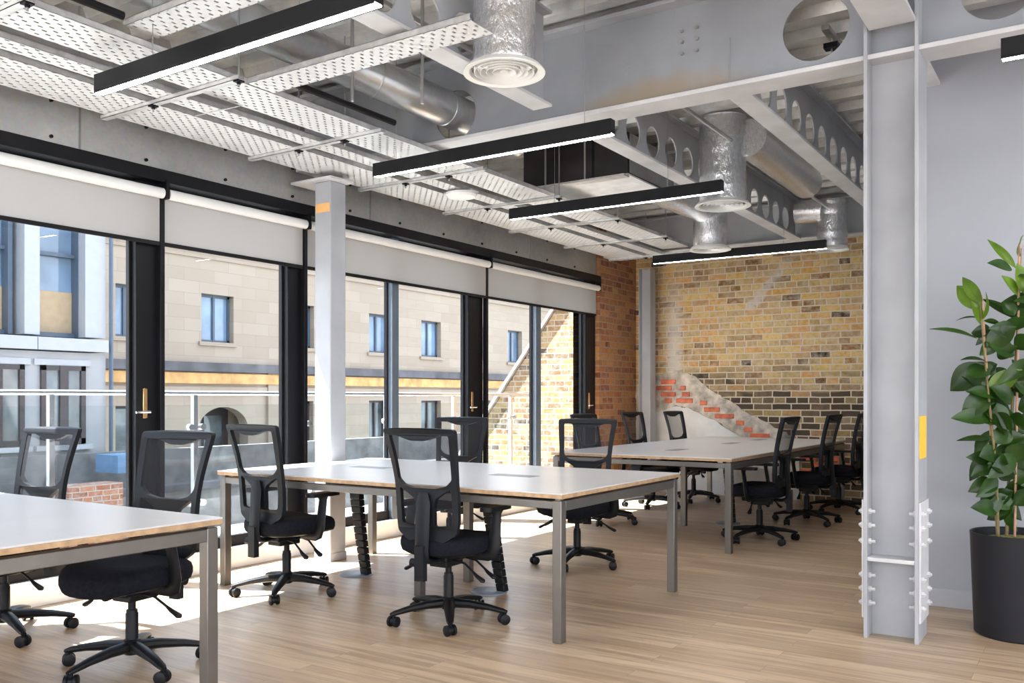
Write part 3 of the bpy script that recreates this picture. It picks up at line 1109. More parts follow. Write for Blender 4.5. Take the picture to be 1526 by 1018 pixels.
    add_ring_tube(bm, [(0, -0.08, 0.352), (0, -0.19, 0.350), (0, -0.232, 0.362), (0, -0.245, 0.41), (0, -0.240, 0.52), (0, -0.232, 0.66), (0, -0.232, 0.71)],
                  [(0.035, 0.012), (0.038, 0.014), (0.040, 0.018), (0.042, 0.018), (0.045, 0.016), (0.045, 0.014), (0.030, 0.008)], 12)
    add_box(bm, -0.028, 0.028, -0.270, -0.234, 0.26, 0.44)
    sp = obj('back_bracket', bm, M['plastic_grey'], t)
    bm = bmesh.new()
    add_ring_tube(bm, [(-0.028, -0.250, 0.35), (-0.06, -0.250, 0.35)], 0.022, 14)
    obj('height_knob', bm, M['plastic'], sp)
    return t


CH = [
    (-4.640, 2.380, 3.241, 'mesh-back office chair cut off by the left edge of the photo'),
    (-3.591, 2.396, 3.263, 'mesh-back office chair tucked behind the nearest desk, its seat shown under the desktop'),
    (-4.174, 3.836, -0.032, 'mesh-back office chair at the left end of the middle desk, back towards the camera'),
    (-2.929, 3.838, 0.048, 'mesh-back office chair in front of the middle desk, closest to the camera'),
    (-4.267, 5.603, 3.390, 'mesh-back office chair behind the middle desk, mostly hidden by the chair in front'),
    (-3.146, 5.642, 3.347, 'mesh-back office chair behind the middle desk at its right end, before the brick pier'),
    (-3.977, 7.716, -1.640, 'mesh-back office chair on the window side of the far desk, nearest of the three there'),
    (-4.122, 9.100, -1.656, 'mesh-back office chair on the window side of the far desk, middle of the three there'),
    (-3.960, 9.880, -1.650, 'mesh-back office chair on the window side of the far desk, nearest the white plaster'),
    (-2.400, 7.450, 1.550, 'mesh-back office chair on the room side of the far desk, nearest of the three there'),
    (-2.360, 8.750, 1.530, 'mesh-back office chair on the room side of the far desk, middle of the three there'),
    (-2.310, 9.800, 1.536, 'mesh-back office chair on the room side of the far desk, beside the wide column'),
]
proto = make_chair()
for i, (x, y, rz, lb) in enumerate(CH):
    o = proto if i == 0 else copy_tree(proto)
    o.location = (x, y, 0)
    o.rotation_euler = (0, 0, rz)
    o['label'] = lb


# ------------------------------------------------------------------ cable spines under the desks
def cable_spine(x, y, dx, dy, label):
    t = thing('cable_spine', label, 'cable spine', (x, y, 0))
    bm = bmesh.new()
    add_lathe(bm, [(0.115, 0.0), (0.115, 0.006), (0.105, 0.012), (0.02, 0.014)], 28)
    obj('base_disc', bm, M['base_blue'], t)
    def at(s):
        return Vector((dx * (1 - s) ** 1.3, dy * (1 - s), 0.014 + s * 0.59))
    for k in range(13):
        bm = bmesh.new()
        vs = []
        for q in (k / 13, (k + 0.94) / 13):
            c = at(q)
            w = 0.030 + 0.016 * q
            vs += [bm.verts.new(c + Vector((sx * w, sy * 0.024, 0))) for sx, sy in ((-1, -1), (1, -1), (1, 1), (-1, 1))]
        for f in ((3, 2, 1, 0), (4, 5, 6, 7), (0, 1, 5, 4), (1, 2, 6, 5), (2, 3, 7, 6), (3, 0, 4, 7)):
            bm.faces.new([vs[n] for n in f])
        obj('link', bm, M['plastic'], t, bevel=0.004)


cable_spine(-4.22, 4.50, 0.09, 0.0, 'black segmented cable spine on a grey disc under the left half of the middle desk')
cable_spine(-3.16, 4.55, 0.09, 0.02, 'black segmented cable spine under the right half of the middle desk, behind the closest chair')
cable_spine(-2.98, 8.30, 0.05, -0.02, 'black segmented cable spine on a disc under the far desk')


# ------------------------------------------------------------------ pendant linear lights
def pendant(x0, x1, y, label, z=2.665, group=None, inset=0.42):
    t = thing('linear_pendant_light', label, 'light', ((x0 + x1) / 2, y, z), group=group)
    h = (x1 - x0) / 2
    boxes('housing', [(-h, h, -0.028, 0.028, 0.008, 0.088), (-h, h, -0.028, -0.021, 0, 0.008), (-h, h, 0.021, 0.028, 0, 0.008)], M['lamp_body'], t, bevel=0.002)
    boxes('led_diffuser', [(-h + 0.004, h - 0.004, -0.0205, 0.0205, 0.0015, 0.0085)], M['led'], t, smooth=False)
    top = 3.46 - z if y < 4.8 else 3.33 - z
    for s in (-1, 1):
        tube('suspension_wire', [(s * (h - inset), 0, 0.09), (s * (h - inset), 0, top)], 0.0022, M['rod'], t, n=6)
    return t


pendant(-4.04, -2.25, 2.52, 'black linear pendant light glowing underneath, nearest the camera at upper left')
p2 = pendant(-4.03, -2.27, 4.48, 'black linear pendant light above the middle desk, just below the main beam', inset=0.18)
pendant(-4.06, -2.25, 6.16, 'black linear pendant light in front of the foil duct diffusers, third from the camera')
pendant(-4.09, -2.25, 9.05, 'black linear pendant light along the top of the far brick wall')
p5 = pendant(-0.36, 1.44, 4.42, 'black linear pendant light cut off at the top right corner')
bm = bmesh.new()
add_ring_tube(bm, [(-0.80, 0, 0.09), (-0.80, 0, 0.22), (-0.77, 0.02, 0.30), (-0.72, 0.03, 0.42), (-0.70, 0.03, 0.60)], 0.006, 8)
obj('flex_cable', bm, M['cable'], p5)
# unseen pendant rows added to brighten the room, copies of the lamps in view
for x in (-4.04, -0.36, 3.0):
    for y in (-3.4, -1.4, 0.5, 2.52):
        if x < -4 and y > 0.3:
            continue
        pendant(x, x + 1.79, y, 'black linear pendant light added for fill over the near part of the room, out of view', group='fill pendant lights added out of view')


# ------------------------------------------------------------------ cable trays and their supports
def tray(x0, x1, y0, y1, z, label, along='y', lip=0.032):
    t = thing('cable_tray', label, 'cable tray', (x0, y0, z))
    w, L = x1 - x0, y1 - y0
    boxes('tray_bed', [(0, w, 0, L, 0, 0.002)], M['perf'], t, smooth=False)
    if along == 'y':
        boxes('side_rail', [(0, 0.002, 0, L, 0, lip), (0, 0.012, 0, L, lip - 0.002, lip)], M['zinc'], t, smooth=False)
        boxes('side_rail', [(w - 0.002, w, 0, L, 0, lip), (w - 0.012, w, 0, L, lip - 0.002, lip)], M['zinc'], t, smooth=False)
    else:
        boxes('side_rail', [(0, w, 0, 0.002, 0, lip), (0, w, 0, 0.012, lip - 0.002, lip)], M['zinc'], t, smooth=False)
        boxes('side_rail', [(0, w, L - 0.002, L, 0, lip), (0, w, L - 0.012, L, lip - 0.002, lip)], M['zinc'], t, smooth=False)
    return t


ZT = 2.845
tray(-4.83, -4.42, -2.0, 9.70, ZT, 'wide perforated cable tray closest to the window wall, running the length of the ceiling')
tray(-4.33, -4.19, 1.75, 9.70, ZT, 'narrow perforated cable tray, second from the window wall')
tray(-4.05, -3.74, 1.75, 9.20, ZT, 'perforated cable tray, third from the window wall')
tray(-3.74, -2.30, 3.165, 3.345, ZT + 0.004, 'perforated cable tray crossing to the nearest foil duct diffuser', 'x')
tray(-3.74, -1.9, 2.455, 2.63, ZT + 0.06, 'perforated cable tray crossing just above the nearest pendant light', 'x')
tray(-4.42, -3.40, 1.35, 1.70, ZT + 0.004, 'short perforated tray bridging the long trays at the top left corner', 'x')
# an angled riser on the second tray
bm = bmesh.new()
add_plate(bm, [(0, 0), (0.14, 0), (0.14, 0.25), (0, 0.25)], [], 0.002, lambda u, v, w: (u, v, 0.11 * v / 0.25 + w))
tag(obj('tray_riser', bm, M['perf'], None, loc=(-4.17, 3.15, 2.745)), 'sloped perforated riser plate beside the narrow tray, right of the nearest pendant', 'cable tray')


def strut(y, x0, x1, label):
    t = thing('strut_channel', label, 'ceiling support', (x0, y, ZT - 0.024), group='strut channels carrying the cable trays')
    L = x1 - x0
    boxes('channel', [(0, L, -0.0205, 0.0205, 0, 0.003), (0, L, -0.0205, -0.018, 0, 0.022), (0, L, 0.018, 0.0205, 0, 0.022)], M['zinc'], t, smooth=False)
    top = (3.48 if y < 4.8 else 3.34) - ZT + 0.022
    for x in (0.47, L - (0.32 if y in (4.14, 5.22) else 0.02)):
        r = tube('threaded_rod', [(x, 0, -0.035), (x, 0, top)], 0.005, M['rod'], t, n=6)
        bm = bmesh.new()
        add_box(bm, x - 0.02, x + 0.02, -0.02, 0.02, -0.008, 0.0)
        add_ring_tube(bm, [(x, 0, -0.02), (x, 0, -0.008)], 0.010, 6)
        obj('nut', bm, M['black_frame'], r)


for k, (y, nm) in enumerate(((0.9, 'galvanised strut under the cable trays at the top left corner'),
                             (1.98, 'galvanised strut under the trays left of the nearest pendant light'),
                             (3.06, 'galvanised strut under the trays right of the nearest pendant end'),
                             (4.14, 'galvanised strut under the trays just before the slim window column'),
                             (5.22, 'galvanised strut under the trays just past the slim window column'),
                             (6.30, 'galvanised strut under the trays beside the white ceiling sensor'),
                             (7.36, 'galvanised strut under the trays at the left end of the third pendant'),
                             (8.44, 'galvanised strut under the trays past the third pendant'),
                             (9.50, 'galvanised strut under the trays next to the brick pier'))):
    strut(y, -4.86, -3.66, nm)


# conduits
def conduit(pts, r, label, m='conduit'):
    return tag(tube('conduit_pipe', pts, r, M[m], None, n=12), label, 'pipe')


conduit([(-3.71, -1.0, 2.935), (-3.71, 2.43, 2.935)], 0.019, 'black conduit pipe beside the long trays at the top left')
conduit([(-3.71, 3.36, 2.93), (-3.71, 4.30, 2.93)], 0.019, 'short black conduit pipe under the spiral duct, ending before the main beam')
conduit([(-3.30, -2.0, 3.38), (-3.30, 4.7, 3.38)], 0.016, 'thin zinc pipe high under the near ceiling', 'rod')
conduit([(-2.30, 5.0, 3.12), (-2.30, 9.6, 3.12)], 0.014, 'thin zinc pipe beyond the main beam', 'rod')

t = thing('pipe_hanger', 'small hanger rail seen through the round hole in the main beam', 'pipe hanger', (-1.30, 5.30, 3.20))
boxes('rail', [(-0.02, 0.02, -0.1, 0.75, 0.08, 0.11)], M['rod'], t)
tube('hanger_rod', [(0, 0.05, -0.16), (0, 0.05, 0.13)], 0.005, M['rod'], t, n=6)
boxes('bracket', [(-0.04, 0.04, 0.02, 0.08, 0.02, 0.05), (-0.03, 0.03, 0.2, 0.26, 0.05, 0.08)], M['black_frame'], t)
# white ceiling sensor
t = thing('ceiling_sensor', 'white flat round ceiling sensor under the cable trays right of the slim column', 'sensor', (-4.26, 5.75, ZT))
bm = bmesh.new()
add_lathe(bm, [(0.05, -0.052), (0.11, -0.046), (0.125, -0.030), (0.125, -0.014), (0.11, -0.010)], 28)
obj('sensor_cover', bm, M['diffuser'], t)
boxes('mounting_plate', [(-0.14, 0.14, -0.05, 0.05, -0.012, -0.001)], M['zinc'], t)


# ------------------------------------------------------------------ ducts
def duct(name, pts, r, m, label, cat='duct', ribs=0, n=36, parent=None):
    t = parent or thing(name, label, cat, pts[0])
    P0 = Vector(parent.location) if parent else Vector(pts[0])
    P = [Vector(p) - P0 for p in pts]
    # smooth the polyline corners
    Q = [P[0]]
    for i in range(1, len(P) - 1):
        a, b = P[i - 1] - P[i], P[i + 1] - P[i]
        ra = min(r * 1.6, a.length * 0.45, b.length * 0.45)
        A, B = P[i] + a.normalized() * ra, P[i] + b.normalized() * ra
        for k in range(7):
            s = k / 6
            Q.append(A * (1 - s) ** 2 + P[i] * 2 * s * (1 - s) + B * s * s)
    Q.append(P[-1])
    bm = bmesh.new()
    add_ring_tube(bm, Q, r, n, cap=True)
    obj('branch_duct' if parent else 'duct_tube', bm, m, t)
    if ribs:
        for i in range(len(P) - 1):
            d = P[i + 1] - P[i]
            L = d.length
            if L < 0.3:
                continue
            d.normalize()
            k = ribs * 0.5
            while k < L - 0.1:
                bm = bmesh.new()
                add_ring_tube(bm, [P[i] + d * (k - 0.006), P[i] + d * (k - 0.002), P[i] + d * (k + 0.002), P[i] + d * (k + 0.006)], [r, r + 0.004, r + 0.004, r], n)
                k += ribs
                obj('seam_ring', bm, m, t)
    return t


duct('spiral_duct', [(-3.845, -2.0, 3.22), (-3.84, 3.95, 3.22), (-3.63, 4.45, 3.12), (-3.60, 5.55, 3.10)], 0.115, M['duct'],
     'round galvanised spiral duct passing through the main beam', ribs=0.5)
duct('spiral_duct', [(-2.95, -2.5, 3.30), (-3.2, 2.6, 3.30)], 0.09, M['duct'], 'round galvanised duct high above the crossing trays', ribs=0.45)


def foil_ring(t, P, r):
    bm = bmesh.new()
    for z in P:
        add_lathe(bm, [(r + 0.001, z - 0.015), (r + 0.004, z - 0.01), (r + 0.004, z + 0.01), (r + 0.001, z + 0.015)], 36)
    obj('foil_tape', bm, M['foil'], t)


def diffuser(x, y, z, R, r, top, label, group=None, white=True):
    t = thing('ceiling_diffuser', label, 'diffuser', (x, y, z))
    # crinkled foil neck
    bm = bmesh.new()
    rnd = random.Random(int(x * 100))
    prof = []
    H = top - z
    k = 0
    zz = 0.03
    while zz < H:
        prof.append((r + rnd.uniform(-0.005, 0.004), zz))
        zz += 0.03
    prof.append((r, H))
    add_lathe(bm, prof, 40)
    obj('foil_neck', bm, M['foil'], t, angle=80)
    # dished face: nested cones
    bm = bmesh.new()
    add_lathe(bm, [(R * 0.80, 0.020), (R * 0.86, 0.004), (R, 0.0), (R, 0.006), (R * 0.9, 0.030), (r, 0.034)], 48, cap=False)
    obj('rim', bm, M['diffuser'], t)
    for j, q in enumerate((0.70, 0.55, 0.40, 0.25)):
        bm = bmesh.new()
        add_lathe(bm, [(R * q - 0.005, 0.026), (R * q + 0.007, 0.003), (R * q + 0.009, 0.004), (R * q - 0.003, 0.028)], 40, cap=False)
        obj('ring', bm, M['diffuser'], t)
    bm = bmesh.new()
    add_lathe(bm, [(0.002, 0.008), (R * 0.10, 0.006), (R * 0.10, 0.012), (0.002, 0.02)], 24)
    obj('centre_disc', bm, M['diffuser'], t)
    bm = bmesh.new()
    add_lathe(bm, [(R * 0.82, 0.034), (R * 0.82, 0.036)], 40)
    obj('throat', bm, M['lamp_body'], t)
    return t


diffuser(-2.49, 3.72, 2.82, 0.205, 0.155, 3.47, 'white round diffuser on a wide foil neck in front of the main beam')
d2 = diffuser(-2.41, 6.60, 2.66, 0.21, 0.175, 3.33, 'white round diffuser on a wide foil neck right of the third pendant light')
d3 = diffuser(-3.18, 8.36, 2.64, 0.20, 0.165, 3.10, 'white round diffuser on a foil neck near the top left of the brick wall')
d4 = diffuser(-2.28, 9.40, 2.70, 0.165, 0.15, 3.20, 'white round diffuser on a foil elbow near the top right of the brick wall')
duct('', [(-2.28, 9.40, 3.12), (-2.64, 9.36, 3.12)], 0.12, M['foil'], '', parent=d4)
duct('', [(-2.22, 6.62, 3.16), (-2.22, 7.2, 3.16), (-2.24, 8.3, 3.16)], 0.14, M['foil'], '', parent=d2)
duct('', [(-3.18, 8.36, 3.04), (-3.28, 7.75, 3.07), (-3.34, 7.33, 3.10)], 0.15, M['foil'], '', parent=d3)


def fan_coil():
    t = thing('fan_coil_unit', 'black boxed air unit with a pale underside hung beyond the main beam', 'air unit', (-4.09, 6.40, 2.96))
    boxes('casing', [(0, 0.98, 0, 0.9, 0.012, 0.34)], M['ac_black'], t, bevel=0.008)
    boxes('bottom_panel', [(0.0, 0.98, 0.0, 0.9, 0.0, 0.012)], M['ac_white'], t)
    boxes('side_panel', [(0.982, 0.99, 0.02, 0.88, 0.02, 0.33)], M['galv'], t)
    boxes('seam_strip', [(0.3, 0.32, -0.006, 0, 0.02, 0.33), (0.66, 0.68, -0.006, 0, 0.02, 0.33)], M['lamp_body'], t)
    for x in (0.25, 0.62):
        tube('hanger_rod', [(x, -0.05, -0.02), (x, -0.05, 0.37)], 0.008, M['rod'], t, n=8)
    boxes('hanger_bar', [(0.0, 0.98, -0.075, 0.02, -0.02, -0.005)], M['zinc'], t)


fan_coil()
tag(tube('drop_rod', [(-3.50, 3.70, 2.86), (-3.50, 3.70, 3.47)], 0.010, M['rod'], None), 'zinc drop rod left of the nearest foil neck, nearer the window', 'rod', 'zinc drop rods')
tag(tube('drop_rod', [(-3.20, 3.95, 2.86), (-3.20, 3.95, 3.47)], 0.010, M['rod'], None), 'zinc drop rod beside the curving end of the spiral duct', 'rod', 'zinc drop rods')


# ------------------------------------------------------------------ potted plant
def plant():
    PX, PY = -0.345, 5.20
    p = thing('planter', 'black cylindrical floor planter with a leafy plant at the right edge', 'planter', (PX, PY, 0))
    bm = bmesh.new()
    add_lathe(bm, [(0.196, 0.0), (0.204, 0.008), (0.222, 0.49), (0.224, 0.515), (0.218, 0.518), (0.212, 0.512), (0.208, 0.47)], 56, cap=False)
    add_lathe(bm, [(0.19, 0.002), (0.19, 0.003)], 40)
    obj('pot', bm, M['pot'], p)
    bm = bmesh.new()
    add_lathe(bm, [(0.2085, 0.44), (0.2085, 0.475), (0.12, 0.49), (0.01, 0.495)], 40)
    obj('soil', bm, M['soil'], p)
    q = thing('leafy_plant', 'tall leafy green plant with staked stems growing in the black planter', 'plant', (PX, PY, 0.49))
    # directions: a = picture right, b = away from the camera
    a = Vector((0.836, 0.549, 0))
    b = Vector((-0.549, 0.836, 0))
    F, CX, HY, A = 1335.0, 763.0, 593.0, math.radians(33.3)
    c0 = Vector((PX, PY, 0))
    Zc = -(-math.sin(A)) * 0 + (-math.sin(A)) * PX * -1 * -1 + math.cos(A) * PY

    def W(px, py, dd=0.0):
        Z = 4.54 + dd
        v = a * ((px - CX) / F * Z) + b * Z
        v.z = 1.2 + (HY - py) / F * Z
        return v - Vector((PX, PY, 0.49))
    stems = [[(1487, 800, 0), (1484, 700, 0), (1474, 600, -.02), (1466, 520, -.02), (1460, 450, 0)],
             [(1500, 800, .05), (1506, 640, .05), (1517, 480, .03), (1521, 370, .02)],
             [(1535, 800, .0), (1540, 640, -.05), (1560, 480, -.08), (1566, 400, -.08)]]
    for s in stems:
        tube('stem', [W(*v) for v in s], [0.009, 0.008, 0.006, 0.004, 0.003][:len(s)], M['stem'], q, n=8)
    for (x0, x1, y1) in ((1486, 1463, 440), (1512, 1519, 365)):
        tube('stake', [W(x0, 800, 0.02), W(x1, y1, 0.02)], 0.006, M['stake'], q, n=8)
    rnd = random.Random(5)

    def leaf(bm, base, tip, wd, curl, roll):
        ax = tip - base
        L = ax.length
        ax.normalize()
        side = ax.cross(Vector((0, 0, 1)))
        if side.length < 0.1:
            side = a.copy()
        side.normalize()
        side = Matrix.Rotation(roll, 3, ax) @ side
        nrm = side.cross(ax)
        N = 9
        rows = []
        for i in range(N + 1):
            s = i / N
            w = wd * (math.sin(PI * min(1, s * 1.02)) ** 0.75) * (1 - 0.25 * (s - 0.4)) if s < 1 else 0
            w = max(w, 0.0015)
            c = base + ax * (L * s) - nrm * (curl * L * s * s) + nrm * (curl * L * 0.55 * s)
            rows.append([bm.verts.new(c + side * (w * k) + nrm * (abs(k) * w * 0.28)) for k in (-1, -0.5, 0, 0.5, 1)])
        for i in range(N):
            for k in range(4):
                bm.faces.new((rows[i][k], rows[i][k + 1], rows[i + 1][k + 1], rows[i + 1][k]))
    # base px, tip px, half width (m), roll, light?
    LV = [(1463, 462, 1424, 424, .034, 1.1, 1), (1463, 452, 1433, 412, .024, 1.3, 1), (1463, 476, 1474, 434, .022, 1.4, 1), (1462, 484, 1450, 448, .022, 1.2, 1),
          (1456, 505, 1389, 484, .016, 0.5, 0), (1458, 474, 1424, 474, .012, .4, 0), (1466, 478, 1492, 482, .014, .5, 0), (1465, 446, 1526, 478, .018, .7, 0),
          (1470, 517, 1514, 486, .040, 1.1, 0), (1474, 542, 1435, 530, .018, .5, 0), (1468, 543, 1415, 582, .052, 1.2, 0), (1472, 550, 1440, 560, .035, .8, 0),
          (1472, 586, 1522, 550, .040, 1.1, 1), (1474, 585, 1434, 620, .042, 1.2, 0), (1478, 622, 1419, 622, .034, .9, 0), (1480, 655, 1425, 655, .022, .5, 0),
          (1508, 402, 1474, 390, .026, .9, 0), (1516, 440, 1494, 410, .028, 1.2, 1), (1526, 438, 1518, 392, .036, 1.4, 1), (1521, 382, 1520, 350, .026, 1.4, 1),
          (1514, 400, 1472, 354, .016, .9, 1), (1482, 672, 1442, 716, .034, 1.2, 0), (1486, 690, 1448, 708, .030, .8, 0), (1487, 735, 1464, 738, .020, .8, 0),
          (1500, 760, 1512, 790, .022, .9, 0), (1505, 690, 1528, 660, .04, 1.1, 0), (1505, 640, 1480, 660, .036, 1.0, 0), (1504, 620, 1530, 640, .04, 1.0, 0),
          (1508, 600, 1480, 575, .04, 1.1, 0), (1508, 570, 1535, 560, .04, 1.0, 0), (1510, 530, 1485, 520, .035, 1.0, 0), (1512, 520, 1535, 500, .035, 1.1, 0),
          (1505, 700, 1475, 690, .034, 1.0, 0), (1503, 720, 1530, 745, .040, 1.0, 0), (1495, 740, 1520, 775, .030, 1.1, 0), (1500, 650, 1462, 600, .030, 1.0, 0),
          (1490, 740, 1470, 768, .026, 1.2, 0), (1512, 470, 1494, 450, .026, 1.1, 0), (1514, 460, 1537, 470, .03, 1.0, 0),
          (1540, 700, 1510, 720, .04, 1.0, 0), (1548, 600, 1516, 610, .042, 1.0, 0), (1555, 520, 1524, 530, .04, 1.1, 0), (1560, 450, 1530, 430, .036, 1.2, 1),
          (1484, 640, 1448, 690, .036, 1.1, 0), (1478, 600, 1500, 640, .038, 1.1, 0), (1476, 560, 1500, 600, .036, 1.1, 0), (1484, 690, 1512, 705, .036, 1.0, 0)]
    for i in range(34):
        sx = rnd.choice((1545, 1555, 1570))
        y = rnd.uniform(400, 760)
        g = rnd.choice((-1, 1))
        LV.append((sx, y, sx + g * rnd.uniform(35, 65), y - rnd.uniform(-30, 40), rnd.uniform(.03, .042), rnd.uniform(.6, 1.3), 0))
    for i in range(46):
        sx, sy = rnd.choice(((1478, 0), (1510, 0), (1512, 0), (1486, 0)))
        y = rnd.uniform(490, 770)
        g = rnd.choice((-1, -1, 1))
        LV.append((sx, y, sx + g * rnd.uniform(25, 48), y - rnd.uniform(-35, 30), rnd.uniform(.026, .038), rnd.uniform(.7, 1.4), 0))
    dk, lt = bmesh.new(), bmesh.new()
    for i, (x0, y0, x1, y1, w, roll, li) in enumerate(LV):
        d = rnd.uniform(-0.10, 0.12)
        leaf(lt if li else dk, W(x0, y0, 0.0), W(x1, y1, d), w * 1.38, rnd.uniform(0.1, 0.35), -roll if i % 2 else -roll - 0.2)
    o = obj('foliage', dk, M['leaf'], q, angle=80)
    o = obj('young_foliage', lt, M['leaf_l'], q, angle=80)
    o['label'] = 'pale yellow-green young leaves'


plant()


# ------------------------------------------------------------------ outside: balcony
struct(boxes('trim_14', [(-6.75, -5.42, -5, 10.6, -0.12, 0.02)], M['terrace'], smooth=False))
t = thing('balcony_balustrade', 'glass balustrade with brushed steel posts and tube handrail outside the windows', 'balustrade', (-6.5, 0, 0))
tube('rail', [(0, -4.0, 1.24), (0, 10.5, 1.24)], 0.022, M['rail_steel'], t, n=14)
PY_ = [-2.53, -1.29, -0.05, 1.19, 2.43, 3.67, 4.93, 6.17, 7.40, 8.62, 9.86]
for i, y in enumerate(PY_):
    p = boxes('post', [(-0.022, 0.022, y - 0.022, y + 0.022, 0.02, 1.222)], M['rail_steel'], t, bevel=0.003)
    if y > 1:
        for z in (0.30, 0.95):
            for s in (-1, 1):
                bm = bmesh.new()
                add_ring_tube(bm, [(0.034, y + s * 0.045, z), (0.034, y + s * 0.075, z)], 0.001, 8) if False else add_ring_tube(bm, [(0.006, y + s * 0.06, z), (0.046, y + s * 0.06, z)], 0.028, 14)
                obj('glass_clamp', bm, M['rail_steel'], p)
for i in range(len(PY_) - 1):
    a_, b_ = PY_[i] + 0.04, PY_[i + 1] - 0.04
    boxes('glass_panel', [(0.022, 0.034, a_, b_, 0.10, 1.14)], M['glass_rail'], t, smooth=False)

# brick gable flank falling away outside the last window
def gable():
    t = thing('gable_wall', 'sunlit stock brick flank wall with a sloping coping outside the last window', 'wall', (0, 10.66, 0))
    bm = bmesh.new()
    out = [(-5.43, -3.0), (-5.43, 3.36), (-5.60, 3.30), (-7.44, 0.93), (-9.2, 0.93 - 2.27), (-9.2, -3.0)]
    add_plate(bm, out, [], 0.30, lambda u, v, w: (u, 0.17 + w, v))
    obj('brickwork', bm, M['brick_out'], t, smooth=False)
    bm = bmesh.new()
    d = Vector((-9.25 + 5.55, 0, (0.93 - 2.27 - 0.06) - 3.36)).normalized()
    n = Vector((-d.z, 0, d.x))
    p0, p1 = Vector((-5.55, 0, 3.38)), Vector((-9.25, 0, 0.93 - 2.30))
    vs = []
    for p in (p0, p1):
        for y in (-0.03, 0.37):
            for q in (0.0, 0.07):
                vs.append(bm.verts.new(p + Vector((0, y, q))))
    for f in ((0, 1, 3, 2), (4, 6, 7, 5), (0, 4, 5, 1), (2, 3, 7, 6), (0, 2, 6, 4), (1, 5, 7, 3)):
        bm.faces.new([vs[i] for i in f])
    obj('coping', bm, M['coping'], t, smooth=False)


gable()


# ------------------------------------------------------------------ outside: buildings across the street
def facade():
    X = -20.0
    t = thing('stone_building', 'long beige stone building with small sash windows across the street', 'building', (X, 12.0, 0))
    wins = [(15.39, 16.45, 2.70, 3.99), (18.75, 19.48, 2.70, 3.99), (21.93, 22.99, 2.69, 3.97), (24.63, 25.75, 2.66, 3.94), (27.6, 28.6, 2.66, 3.94), (30.15, 31.2, 2.64, 3.94), (33.4, 34.4, 2.64, 3.94), (12.9, 13.6, 2.7, 3.99),
            (18.7, 19.45, -0.9, 1.10), (21.93, 22.85, -0.6, 1.11), (24.63, 25.75, -0.6, 1.10), (27.9, 28.9, -0.6, 1.1), (12.9, 13.9, -0.8, 1.0)]
    holes = [[(a - 12, c), (b - 12, c), (b - 12, d), (a - 12, d)] for a, b, c, d in wins]
    ar = [(15.30 - 12, -2.0), (16.95 - 12, -2.0), (16.95 - 12, 0.35)] + [(16.125 - 12 + 0.825 * math.cos(q), 0.35 + 0.60 * math.sin(q)) for q in [PI * k / 16 for k in range(1, 16)]] + [(15.30 - 12, 0.35)]
    bm = bmesh.new()
    add_plate(bm, resample([(-1.5, -8), (45, -8), (45, 5.3), (-1.5, 5.3)], 2.0), holes + [ar], 0.35, lambda u, v, w: (w - 0.175, u, v))
    obj('facade_wall', bm, M['stone'], t, smooth=False)
    boxes('back_mass', [(-6.0, -0.9, -1.5, 45, -8, 5.2)], M['stone'], t, smooth=False)
    boxes('cornice', [(-0.35, 0.10, -1.5, 45, 5.30, 5.42), (-0.2, 0.05, -1.5, 45, 4.92, 5.0), (-0.2, 0.08, -1.5, 45, 5.12, 5.18)], M['stone'], t, smooth=False)
    boxes('lead_ledge', [(-0.1, 0.22, -1.5, 45, 1.90, 2.14)], M['band_dark'], t, smooth=False)
    boxes('sandstone_band', [(-0.1, 0.14, -1.5, 45, 1.58, 1.86)], M['band_orange'], t, smooth=False)
    boxes('lower_band', [(-0.1, 0.06, -1.5, 45, 1.30, 1.50)], M['stone'], t, smooth=False)
    boxes('pilaster', [(0, 0.10, 5.6, 6.4, -8, 1.9)], M['stone'], t, smooth=False)
    for a, b, c, d in wins:
        f = 0.07
        a2, b2 = a - 12, b - 12
        mid = (a2 + b2) / 2
        w = boxes('window_frame', [(-0.26, -0.18, a2, a2 + f, c, d), (-0.26, -0.18, b2 - f, b2, c, d), (-0.26, -0.18, a2, b2, c, c + f), (-0.26, -0.18, a2, b2, d - f, d), (-0.26, -0.17, mid - f / 2, mid + f / 2, c, d)],
                  M['slate_frame'] if c > 2 else M['dark_joinery'], t, smooth=False)
        boxes('pane', [(-0.24, -0.22, a2, b2, c, d)], M['far_glass'] if c > 2 else M['far_glass_dark'], w, smooth=False)
        boxes('stone_sill', [(-0.1, 0.07, a2 - 0.1, b2 + 0.1, c - 0.10, c)], M['stone'], w, smooth=False)
    w = boxes('doorway', [(-0.9, -0.85, 3.3, 4.95, -2, 1.0)], M['dark_joinery'], t, smooth=False)
    boxes('pane', [(-0.84, -0.82, 3.5, 4.0, -1.9, 0.7), (-0.84, -0.82, 4.1, 4.7, -1.9, 0.7)], M['far_glass_dark'], w, smooth=False)


facade()


